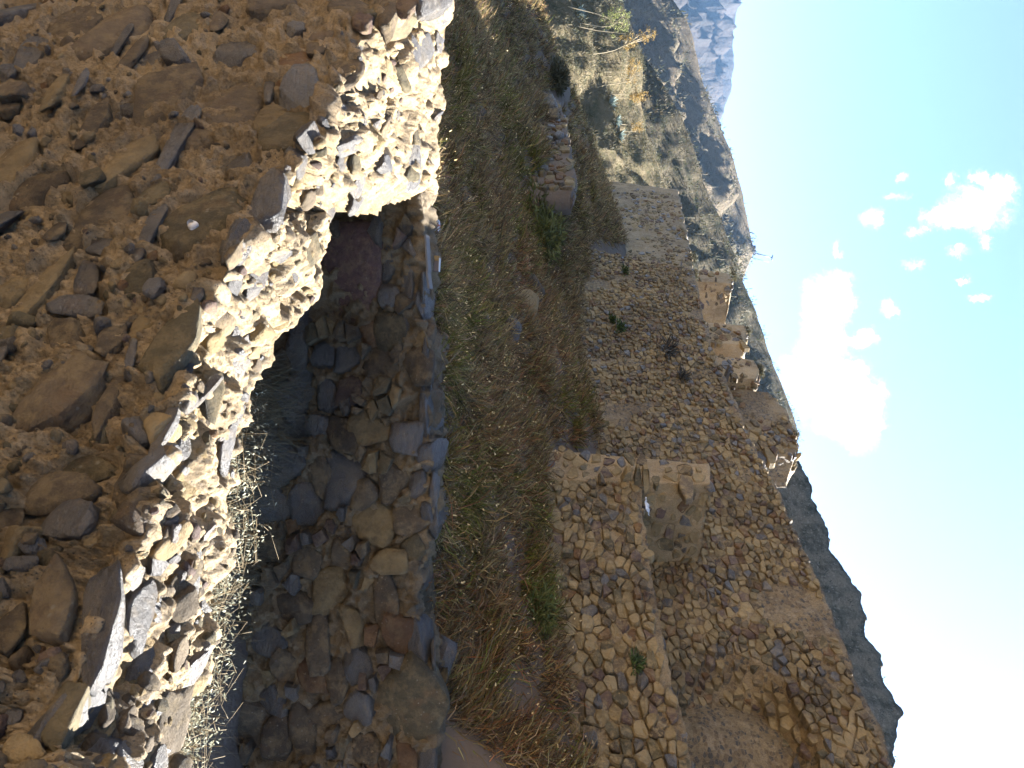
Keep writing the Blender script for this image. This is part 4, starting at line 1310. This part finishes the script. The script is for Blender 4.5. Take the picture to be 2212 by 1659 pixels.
def bvh_of(G):
    return BVHTree.FromPolygons([tuple(v) for v in G.reshape(-1, 3)], grid_faces(G.shape[0], G.shape[1]).tolist())
BV1, BV2, BV3 = bvh_of(G1), bvh_of(G2), bvh_of(G3)
def hit_on(bv, x, y):
    h = bv.ray_cast(Vector((0, 0, 0)), Vector(pdir(x, y)).normalized())
    return h[0]

def tube(pts, rad, seg=7):
    """tapered tube as verts, faces"""
    pts = np.asarray(pts, float); n = len(pts)
    V, F = [], []
    for i in range(n):
        t = pts[min(i + 1, n - 1)] - pts[max(i - 1, 0)]
        t = t / (np.linalg.norm(t) + 1e-9)
        a = np.cross(t, [0.3, 0.9, 0.1]); a /= np.linalg.norm(a) + 1e-9
        b = np.cross(t, a)
        for k in range(seg):
            an = 2 * math.pi * k / seg
            V.append(pts[i] + rad[i] * (math.cos(an) * a + math.sin(an) * b))
    for i in range(n - 1):
        for k in range(seg):
            p, q = i * seg + k, i * seg + (k + 1) % seg
            F.append((p, q, q + seg)); F.append((p, q + seg, p + seg))
    V.append(pts[0]); V.append(pts[-1])
    for k in range(seg):
        F.append((k, len(V) - 2, (k + 1) % seg)); F.append(((n - 1) * seg + k, (n - 1) * seg + (k + 1) % seg, len(V) - 1))
    return np.array(V), np.array(F)

def simple_mat(name, col, rough=.7, spec=.3, var=.25, scale=20):
    t = NT(name)
    c = t.mix(t.math('MULTIPLY', t.noise(scale, 5, .6), var * 2), col, tuple(x * .5 for x in col))
    return t.fin(c, rough, t.bump(t.noise(scale * 4, 4, .6), .3, .01), spec)
M_BARK = simple_mat('pale_bark', (0.36, 0.29, 0.18), .8)

def tree(label, trunks, crown, cols, leaves, bv, seed, leaf=.17):
    """trunks: list of picture polylines (x, y) from foot to tip; crown: ellipses x, y, rx, ry"""
    rng = np.random.RandomState(seed)
    foot = hit_on(bv, *trunks[0][0])
    depth = foot.y if foot is not None else 80
    root = empty('tree', at_depth(*trunks[0][0], depth))
    tag(root, label, 'tree', group='thin trees on the sunlit slope')
    c0 = np.array(root.location)
    J = []
    for pl in trunks:
        P = np.array([at_depth(x, y, depth + rng.uniform(-.3, .3)) for x, y in pl]) - c0
        P[0, 2] -= .3
        P = resample(P, 9)
        J.append(tube(P, np.linspace(.055, .022, 9)))
    s = depth / FX
    V, F, n = [], [], 0
    tips = [np.array(at_depth(*pl[-1], depth)) - c0 for pl in trunks]
    for v, f in J: V.append(v); F.append(f + n); n += len(v)
    # limbs from the trunk tops into the crown
    for (x, y, rx, ry) in crown:
        cc = np.array(at_depth(x, y, depth)) - c0
        tip = tips[int(np.argmin([np.linalg.norm(t - cc) for t in tips]))]
        for k in range(4):
            e = cc + rng.normal(size=3) * np.array([ry * s, ry * s, rx * s]) * .5
            m = (tip + e) / 2 + rng.normal(size=3) * .12
            v, f = tube(np.array([tip, m, e]), [.035, .022, .008], 5)
            V.append(v); F.append(f + n); n += len(v)
    o = link('trunk', mesh_np('trunk', np.vstack(V), np.vstack(F), [M_BARK]), root)
    B, Cc = [], []
    tot = sum(rx * ry for _, _, rx, ry in crown)
    for (x, y, rx, ry) in crown:
        cc = np.array(at_depth(x, y, depth)) - c0
        m = int(leaves * rx * ry / tot)
        ncl = max(4, m // 14)
        cl = rng.normal(size=(ncl, 3)) * .52 * np.array([ry * s, ry * s * .9, rx * s])
        pts = cl[rng.randint(ncl, size=m)] + rng.normal(size=(m, 3)) * leaf * .9
        B.append(cc + pts)
    B = np.vstack(B); m = len(B)
    pal = np.array(cols)
    col = pal[rng.randint(len(pal), size=m)] * rng.uniform(.6, 1.3, (m, 1))
    link('crown', blades_mesh('crown', B, rng.uniform(.6, 1.3, m) * leaf, rng.uniform(.35, .6, m) * leaf, rng.normal(size=(m, 3)), col, .3, rng), root)
OCH = [(0.30, 0.19, 0.05), (0.24, 0.15, 0.045), (0.33, 0.23, 0.08), (0.17, 0.11, 0.035)]
YGR = [(0.20, 0.22, 0.07), (0.26, 0.26, 0.10), (0.16, 0.18, 0.055)]
tree('thin tree with pale green leaves at the very edge of the sunlit slope', [[(1250, 56), (1290, 66), (1353, 73)], [(1262, 50), (1300, 58), (1322, 56)], [(1232, 14), (1290, 30), (1346, 50)]], [(1325, 30, 26, 14), (1340, 56, 20, 14)], YGR, 800, BV1, 1)
tree('taller thin tree with ochre crown and white trunk', [[(1273, 118), (1305, 114), (1330, 108), (1350, 98)]], [(1362, 86, 20, 20), (1388, 80, 20, 14), (1412, 76, 16, 14), (1355, 96, 12, 12)], OCH, 700, BV1, 2)
tree('curved thin tree with ochre crown in the middle of the group', [[(1288, 193), (1300, 185), (1330, 181), (1358, 176)]], [(1364, 150, 14, 22), (1376, 146, 12, 14), (1366, 172, 12, 10), (1368, 132, 10, 8)], OCH, 700, BV1, 3)
tree('small pair of thin stems with one low ochre crown', [[(1315, 203), (1340, 204), (1372, 206)], [(1318, 212), (1345, 211), (1374, 213)]], [(1382, 206, 14, 14), (1368, 208, 9, 10)], OCH, 800, BV1, 4)
tree('smallest leafless-looking sapling near the dark gully', [[(1338, 268), (1352, 269), (1366, 271)], [(1350, 284), (1362, 284), (1374, 284)]], [(1374, 274, 12, 11)], OCH, 300, BV1, 5)

# agaves: blue-grey rosettes
def agave(x, y, size, label, bv, seed):
    rng = np.random.RandomState(seed)
    p = hit_on(bv, x, y)
    if p is None: return
    n = 34
    az = rng.rand(n) * 2 * math.pi; el = rng.uniform(.25, 1.35, n)
    d = np.stack([np.cos(az) * np.cos(el), np.sin(az) * np.cos(el), np.sin(el)], 1)
    col = np.array([0.15, 0.19, 0.17]) * rng.uniform(.7, 1.4, (n, 1))
    o = link('agave', blades_mesh('agave', np.zeros((n, 3)) + d * .05, np.full(n, size) * rng.uniform(.7, 1.1, n), np.full(n, size * .16), d, col, .12, rng))
    o.location = p
    tag(o, label, 'plant', 'agaves on the sunlit slope')
agave(1246, 27, 1.6, 'blue-grey agave rosette beside the pale green tree', BV1, 1)
agave(1316, 222, 1.5, 'blue-grey agave rosette at the foot of the twin stems', BV1, 2)
agave(1330, 262, 1.2, 'blue-grey agave rosette below the smallest sapling', BV1, 3)
agave(1336, 292, 1.2, 'blue-grey agave rosette closest to the dark gully', BV1, 4)
agave(1325, 12, 1.5, 'blue-grey agave rosette high at the edge above the trees', BV1, 5)

# dry flower stalks on the cactus slope
def stalks():
    spots = [(1462, 345, 'short dry flower stalk low on the dark slope'), (1478, 470, 'dry flower stalk between two ridges of the dark slope'), (1500, 505, 'dry flower stalk above the plastered wall'), (1522, 528, 'dry flower stalk left of the mast'),
             (1546, 560, 'dry flower stalk under the notch of the ridge'), (1566, 640, 'dry flower stalk beside the upper end walls'), (1584, 690, 'dry flower stalk over the second upper wall'), (1600, 672, 'leaning dry flower stalk over the second upper wall'),
             (1540, 520, 'thin dry flower stalk near the notch'), (1340, 133, 'short brown stalk between the ochre trees'), (1338, 140, 'short brown stalk right beside another between the ochre trees'), (1300, 155, 'short brown stalk low between the ochre trees'), (1303, 165, 'short brown stalk lowest between the ochre trees')]
    M_ST = simple_mat('dry_stalk', (0.30, 0.25, 0.16), .8)
    for k, (x, y, lab) in enumerate(spots):
        bv = BV1 if x < 1400 and y < 300 else BV2
        p = hit_on(bv, x, y)
        if p is None: continue
        s = p.y / FX
        h = s * (16 + (k * 7) % 9)
        P = np.array([[0, 0, -.3], [.02 * h, 0, h * .5], [.05 * h, 0, h]])
        v, f = tube(P, [s * .55, s * .5, s * .35], 5)
        o = link('flower_stalk', mesh_np('flower_stalk', v, f, [M_ST]))
        o.location = p
        tag(o, lab, 'stalk', 'dry flower stalks on the slopes')
stalks()

# leafy plants rooted in the walls and in the grass
def leafy(name, label, x, y, q, size, n, cols, seed, out=.25, leafl=.12, leafw=.03, group=None):
    rng = np.random.RandomState(seed)
    p = on_plane(x, y, NN, q) - NN * .05 if q is not None else None
    if p is None:
        d = pdir(x, y); t = 6.6
        while t < 60:
            c = d * (t / d[1])
            if hill_z(np.array([c[0]]), np.array([c[1]]))[0] > c[2]: break
            t += .05
        p = d * (t / d[1])
    az = rng.rand(n) * 2 * math.pi; el = rng.uniform(-.2, 1.3, n)
    d = np.stack([np.cos(az) * np.cos(el), np.sin(az) * np.cos(el), np.sin(el)], 1) - NN * out
    r = rng.rand(n, 1) ** .6 * size
    base = d * r * np.array([1, 1, .8])
    pal = np.array(cols)
    col = pal[rng.randint(len(pal), size=n)] * rng.uniform(.6, 1.3, (n, 1))
    o = link(name, blades_mesh(name, base, rng.uniform(.6, 1.3, n) * leafl, np.full(n, leafw), d + rng.normal(size=(n, 3)) * .5, col, .4, rng))
    o.location = p
    tag(o, label, 'plant', group)
GR = [(0.05, 0.075, 0.022), (0.07, 0.10, 0.03), (0.04, 0.055, 0.02)]
leafy('wall_plant', 'small green plant high on the long wall near its far end', 1345, 592, QM, .20, 160, GR, 1, group='green plants rooted in the walls')
leafy('wall_plant', 'green plant rooted in the middle of the long wall', 1335, 718, QM, .22, 200, GR, 2, group='green plants rooted in the walls')
leafy('wall_plant', 'smaller green plant just below another on the long wall', 1318, 697, QM, .15, 120, GR, 3, group='green plants rooted in the walls')
leafy('wall_plant', 'dark green tuft growing from the nearest blocky terrace wall', 1365, 1445, QC, .14, 170, GR, 4, leafl=.08, leafw=.018, group='green plants rooted in the walls')
leafy('bush', 'bright green bush at the foot of the nearest terrace wall', 1150, 1335, None, .34, 700, [(0.10, 0.11, 0.03), (0.08, 0.095, 0.025), (0.15, 0.15, 0.05)], 5, leafl=.12, leafw=.016)
leafy('bush', 'green bush in the gully below the far terrace walls', 1165, 520, None, .75, 700, [(0.10, 0.105, 0.03), (0.12, 0.12, 0.04), (0.075, 0.08, 0.026)], 6, leafl=.22, leafw=.04)
leafy('bush', 'low green bush left of the reed tuft in the gully', 1150, 460, None, .6, 900, [(0.07, 0.085, 0.02), (0.095, 0.10, 0.03)], 7, leafl=.22, leafw=.035)
leafy('bush', 'dark bush at the brink of the shaded spur', 1195, 178, None, .8, 900, [(0.06, 0.055, 0.028), (0.085, 0.075, 0.04)], 8, leafl=.3, leafw=.05)
leafy('wall_plant', 'grey dead plant hanging high on the long wall', 1437, 768, QM, .30, 130, [(0.08, 0.07, 0.055), (0.05, 0.045, 0.037)], 10, leafl=.28, leafw=.03, group='dead plants on the long wall')
leafy('wall_plant', 'smaller grey dead plant to the right of the larger one on the long wall', 1468, 822, QM, .2, 90, [(0.08, 0.07, 0.055), (0.05, 0.045, 0.037)], 11, leafl=.22, leafw=.03, group='dead plants on the long wall')
for k, (x, y, q, sz, lab) in enumerate([(1498, 560, QA, .5, 'dark shrub on top of the plastered far wall'), (1585, 596, QM + .9, .4, 'dark shrub capping the far left upper end wall'), (1612, 722, QM + 1.1, .3, 'dark shrub capping the second upper end wall'),
                                        (1640, 806, QM + 1.0, .3, 'dark shrub capping the third upper end wall'), (1716, 945, QM + 1.3, .16, 'dark shrub on the tallest ruined block against the sky'), (1500, 600, QM + .3, .3, 'dark shrub at the far corner of the long wall')]):
    leafy('shrub', lab, x - 4, y, q, sz * .55, 260, [(0.05, 0.048, 0.03), (0.075, 0.068, 0.04)], 30 + k, 0, .12, .022, group='dark shrubs on the ruined walls')

# wild oats drying in the room, behind the near wall
def build_oats():
    rng = np.random.RandomState(41)
    V, F, n = [], [], 0
    SB, SL_, SD, SC = [], [], [], []
    for k in range(620):
        y = rng.uniform(820, 1700)
        c = rng.rand()
        q = Q1 + 1.05 + 0.9 * c ** 1.4
        d = pdir(600, y)
        foot = on_plane(600, y, W1, q); foot[2] = -2.6
        x_tip = np.interp(y, [800, 900, 1000, 1100, 1250, 1400, 1500, 1700], [560, 590, 600, 590, 560, 520, 500, 470]) - rng.rand() ** .7 * 130
        tip = on_plane(x_tip, y + rng.normal() * 40, W1, q + rng.normal() * .12)
        tip[2] = min(tip[2], -1.3)
        mid = (foot + tip) / 2 + np.array([rng.normal() * .08, rng.normal() * .08, .12])
        end = tip + np.array([rng.normal() * .12, rng.normal() * .12, -.03])
        P = resample(np.array([foot, mid, tip, end]), 8)
        v, f = tube(P, np.linspace(.0019, .0007, 8), 3)
        V.append(v); F.append(f + n); n += len(v)
        for j in range(rng.randint(4, 11)):
            t = rng.uniform(.62, 1.0)
            i = min(6, int(t * 7)); p = P[i] + (P[i + 1] - P[i]) * (t * 7 - i)
            b = p + np.array([rng.normal() * .045, rng.normal() * .045, rng.uniform(-.05, .02)])
            SB.append(b); SL_.append(rng.uniform(.014, .026)); SD.append(np.array([rng.normal() * .8, rng.normal() * .8, -.7]))
            SC.append(np.array([0.30, 0.30, 0.22]) * rng.uniform(.5, 1.25))
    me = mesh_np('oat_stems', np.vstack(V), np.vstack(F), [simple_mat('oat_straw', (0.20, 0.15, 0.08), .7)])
    o = link('dry_oat_stems', me)
    tag(o, 'thin straw stems of wild oats growing in the shaded room', 'grass', kind='stuff')
    SB = np.array(SB)
    o = link('oat_seed_heads', blades_mesh('oat_seed_heads', SB, np.array(SL_), np.full(len(SB), .0065), np.array(SD), np.array(SC), .15, rng))
    tag(o, 'pale oat husks hanging in the shaded room', 'grass', kind='stuff')
    # fine dry grass under them
    m = 14000
    y = rng.uniform(780, 1700, m); q = Q1 + 1.0 + rng.rand(m) * 1.7
    b = np.array([on_plane(600, yy, W1, qq) for yy, qq in zip(y, q)]); b[:, 2] = -2.62
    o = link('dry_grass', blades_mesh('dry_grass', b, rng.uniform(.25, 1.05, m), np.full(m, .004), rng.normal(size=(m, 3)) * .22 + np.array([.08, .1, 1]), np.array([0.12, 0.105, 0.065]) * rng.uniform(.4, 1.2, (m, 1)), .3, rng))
    tag(o, 'fine dry grass on the room floor below the oats', 'grass', kind='stuff')
build_oats()

# ================================================================== SMALL THINGS
def box_mesh(name, sx, sy, sz, mat, bevel=.004):
    bm = bmesh.new()
    bmesh.ops.create_cube(bm, size=1)
    for v in bm.verts: v.co = (v.co.x * sx, v.co.y * sy, v.co.z * sz)
    bmesh.ops.bevel(bm, geom=list(bm.edges), offset=bevel, segments=2, affect='EDGES')
    me = bpy.data.meshes.new(name)
    bm.to_mesh(me); bm.free()
    me.materials.append(mat)
    return me

def small_things():
    rng = np.random.RandomState(5)
    # cardboard box standing behind the far wall
    p, t = BOX_P, BOX_P[1]
    s = t / FX
    root = empty('box', p)
    root.rotation_euler = (0, 0.06, 0.08)
    tag(root, 'small grey-brown box with an ochre end on the edge of the far wall', 'box')
    w, h = 34 * s, 19 * s
    b = link('carton', box_mesh('carton', w * .68, w * .5, h, simple_mat('grey_card', (0.105, 0.085, 0.075), .9)), root); b.location = (w * .17, 0, h / 2 + .005)
    e = link('ochre_end', box_mesh('ochre_end', w * .32, w * .5, h * .99, simple_mat('ochre_tape', (0.20, 0.125, 0.045), .6)), root); e.location = (-w * .335, 0, h / 2 + .005)
    l = link('white_rim', box_mesh('white_rim', w * .86, w * .52, h * .08, simple_mat('white_card', (0.42, 0.43, 0.44), .6), .002), root); l.location = (w * .07, 0, h * 1.05)
    # long pale boards on the wall top
    for k, (x0, y0, x1, y1, lab) in enumerate([(907, 505, 912, 585, 'long pale board lying on the far wall top before the box'), (910, 583, 915, 622, 'short pale board end lying next to the long board')]):
        a = at_depth(x0 + 12, y0, FAR_Y - .08); c = at_depth(x1 + 12, y1, FAR_Y - .08)
        L = np.linalg.norm(c - a)
        o = link('board', box_mesh('board', L, .07, .018, simple_mat('grey_board', (0.135, 0.13, 0.125), .7, .3, .3), .003))
        o.location = (a + c) / 2 + np.array([0, .06, 0])
        o.rotation_euler = (0.3, -math.asin((c - a)[2] / L), math.atan2((c - a)[1], (c - a)[0]))
        tag(o, lab, 'board', 'pale boards on the wall top')
    # plastic bottle
    p = BOTTLE_P
    prof = [(0, 0), (.030, .004), (.033, .02), (.033, .06), (.031, .075), (.033, .09), (.033, .14), (.028, .165), (.013, .19), (.012, .205)]
    def lathe(pr, seg=14):
        V, F = [], []
        for r, z in pr:
            for k in range(seg):
                a = 2 * math.pi * k / seg
                V.append((max(r, .0005) * math.cos(a), max(r, .0005) * math.sin(a), z))
        for i in range(len(pr) - 1):
            for k in range(seg):
                a, b = i * seg + k, i * seg + (k + 1) % seg
                F.append((a, b, b + seg, a + seg))
        return np.array(V), np.array(F)
    root = empty('bottle', p + np.array([0, 0, .045])); root.rotation_euler = (.2, 1.45, -.35)
    tag(root, 'crumpled clear plastic bottle with a pink band lying in the grass', 'bottle')
    v, f = lathe(prof)
    v += fbm(v * 30, 2, 3)[:, None] * .004
    link('body', mesh_np('bottle_body', v, f, [simple_mat('cloudy_plastic', (0.40, 0.43, 0.48), .25, .5, .1)]), root)
    v, f = lathe([(.034, .078), (.0345, .085), (.0345, .10), (.034, .106)])
    link('label_band', mesh_np('label_band', v, f, [simple_mat('pink_band', (0.46, 0.16, 0.14), .5, .3, .1)]), root)
    v, f = lathe([(.014, .196), (.0155, .2), (.0155, .218), (.013, .222), (.0, .222)])
    link('cap', mesh_np('bottle_cap', v, f, [simple_mat('blue_cap', (0.05, 0.12, 0.22), .4, .4, .1)]), root)
    # slates lying in the grass
    for k, (x, y, sz, lab) in enumerate([(956, 635, .15, 'blue-grey slate lying in the grass behind the far wall'), (944, 497, .11, 'small grey slate lying just below the plastic bottle'), (1028, 690, .2, 'flat grey slab half buried in the mid slope'),
                                         (1092, 716, .26, 'dark flat slab in the rust-red grass'), (1150, 628, .3, 'brown block at the broken end of the gully wall'), (1130, 655, .3, 'tan boulder under the corner of the long wall')]):
        p, t = hill_at(x, y)
        o = bpy.data.objects.new('loose_stone', SLABS[k % len(SLABS)] if k < 4 else ROCKS[k])
        C.objects.link(o)
        o.matrix_world = frame_matrix(Vector(p) + Vector((0, 0, sz * .12)), Vector((1, 0, 0)), Vector((0, .75, -.66)), Vector((0, .66, .75)), sz * 1.2, sz * .4, sz, k * .7)
        o.material_slots[0].link = 'OBJECT'
        o.material_slots[0].material = M_STONE_SHADED[[SL, SL, SL, SL, BR, TA][k]]
        tag(o, lab, 'stone')
    # fallen stones on the spur
    for k, (x, y, sz, lab) in enumerate([(1188, 232, .42, 'dark squared block fallen on the spur left of the retaining wall'), (1196, 252, .34, 'tilted dark block leaning beside the fallen one on the spur'), (1176, 222, .36, 'brown block lowest in the pile on the spur'), (1205, 296, .22, 'grey block on top of the retaining wall')]):
        p = on_plane(x, y, NN, QR - .1)
        o = bpy.data.objects.new('fallen_block', BLOCKS[k]); C.objects.link(o)
        o.matrix_world = frame_matrix(Vector(p), Vector((.9, -.43, 0)), Vector((.43, .9, 0)), Vector((0, 0, 1)), sz * .8, sz, sz * .6, .3 * k - .3)
        o.material_slots[0].link = 'OBJECT'; o.material_slots[0].material = M_TERR[[SL, BR, BR, SL][k]]
        tag(o, lab, 'stone')
    # white scrap on the nearest terrace wall
    p = on_plane(1391, 1093, NN, QC + .15)
    n = 9
    X, Y = np.meshgrid(np.linspace(-.14, .14, n), np.linspace(-.07, .07, n))
    P = np.stack([X, Y, np.zeros_like(X)], -1).reshape(-1, 3)
    P[:, 2] = np.abs(fbm(P * 9, 4, 2, .6)) * .14
    P[:, :2] += np.stack([fbm(P * 14 + 4, 2, 4), fbm(P * 14 + 9, 2, 5)], 1) * .04
    o = link('plastic_scrap', mesh_np('plastic_scrap', P, grid_faces(n, n), [simple_mat('white_plastic', (0.62, 0.62, 0.60), .35, .5, .08)]))
    m = o.modifiers.new('thick', 'SOLIDIFY'); m.thickness = .004
    o.location = p + np.array([0, 0, .03]); o.rotation_euler = (.4, 0, -1.0)
    tag(o, 'white crumpled plastic scrap caught on the nearest terrace wall', 'scrap')
    # snail shell on the large olive stone of the near wall
    h = None
    dg = bpy.context.evaluated_depsgraph_get()
    dg.update()
    d = Vector(pdir(419, 488)).normalized()
    r = scene.ray_cast(dg, Vector((0, 0, 0)), d)
    V, F = [], []
    m_, seg = 60, 10
    for i in range(m_):
        t = i / (m_ - 1)
        a = t * 4.2 * 2 * math.pi
        rr = .0135 * (1 - t) ** 1.0 + .0008
        cr = rr * .85
        cz = .052 * t
        c = np.array([math.cos(a) * cr * .8, math.sin(a) * cr * .8, cz])
        for k in range(seg):
            b = 2 * math.pi * k / seg
            V.append(c + rr * np.array([math.cos(a) * math.cos(b), math.sin(a) * math.cos(b), math.sin(b) * 1.1]))
    F = [(i * seg + k, i * seg + (k + 1) % seg, (i + 1) * seg + (k + 1) % seg, (i + 1) * seg + k) for i in range(m_ - 1) for k in range(seg)]
    o = link('snail_shell', mesh_np('snail_shell', np.array(V), np.array(F), [simple_mat('shell_white', (0.50, 0.48, 0.45), .4, .4, .12, 60)]))
    o.location = (r[1] + r[2] * .012) if r[0] else Vector(on_plane(419, 488, W1, Q1 - .08))
    o.rotation_euler = (R(10), R(95), R(20))
    tag(o, 'tiny white snail shell on the large olive stone of the near wall', 'shell')
    # two thin masts on the ridge
    p = hit_on(BV3, 1622, 543)
    M_M = simple_mat('mast_steel', (0.12, 0.13, 0.16), .5, .4, .1)
    for (x0, y0, x1, y1, rr, lab, dish) in [(1620, 543, 1668, 557, .75, 'thin antenna mast with a cross-arm on the ridge', True), (1618, 555, 1661, 566, .36, 'thinner bare mast to the right of the antenna on the ridge', False)]:
        a = at_depth(x0, y0, 764); b = at_depth(x1, y1, 764)
        root = empty('mast', a)
        v, f = tube(np.array([a - a, (b - a) * .5, b - a]), [rr, rr * .9, rr * .7], 6)
        link('pole', mesh_np('mast_pole', v, f, [M_M]), root)
        if dish:
            v, f = tube(np.array([(b - a) + [-3, 0, .4], (b - a) + [0, 0, 0], (b - a) + [3, 0, -.6]]), [.6, .7, .6], 5)
            link('cross_arm', mesh_np('cross_arm', v, f, [M_M]), root)
        tag(root, lab, 'mast')
    hut = link('hut', box_mesh('hut', 7, 5, 4, simple_mat('hut_wall', (0.10, 0.10, 0.115), .8), .2))
    hut.location = at_depth(1627, 538, 760)
    tag(hut, 'small dark hut at the foot of the antenna mast', 'hut')
small_things()

# ================================================================== HAZE
def build_haze():
    bm = bmesh.new()
    bmesh.ops.create_cube(bm, size=1)
    for v in bm.verts:
        v.co = (v.co.x * 14400, v.co.y * 14400, -62 if v.co.z < 0 else 1500)
    me = bpy.data.meshes.new('haze'); bm.to_mesh(me); bm.free()
    mat = bpy.data.materials.new('haze_air'); mat.use_nodes = True
    nt = mat.node_tree; nt.nodes.clear()
    out = nt.nodes.new('ShaderNodeOutputMaterial')
    pv = nt.nodes.new('ShaderNodeVolumePrincipled')
    pv.inputs['Color'].default_value = (0.33, 0.60, 1.0, 1)
    pv.inputs['Density'].default_value = 0.000034
    pv.inputs['Anisotropy'].default_value = 0.2
    nt.links.new(pv.outputs[0], out.inputs['Volume'])
    me.materials.append(mat)
    tag(link('haze', me), 'blue haze over the valley', 'haze', kind='stuff')
build_haze()
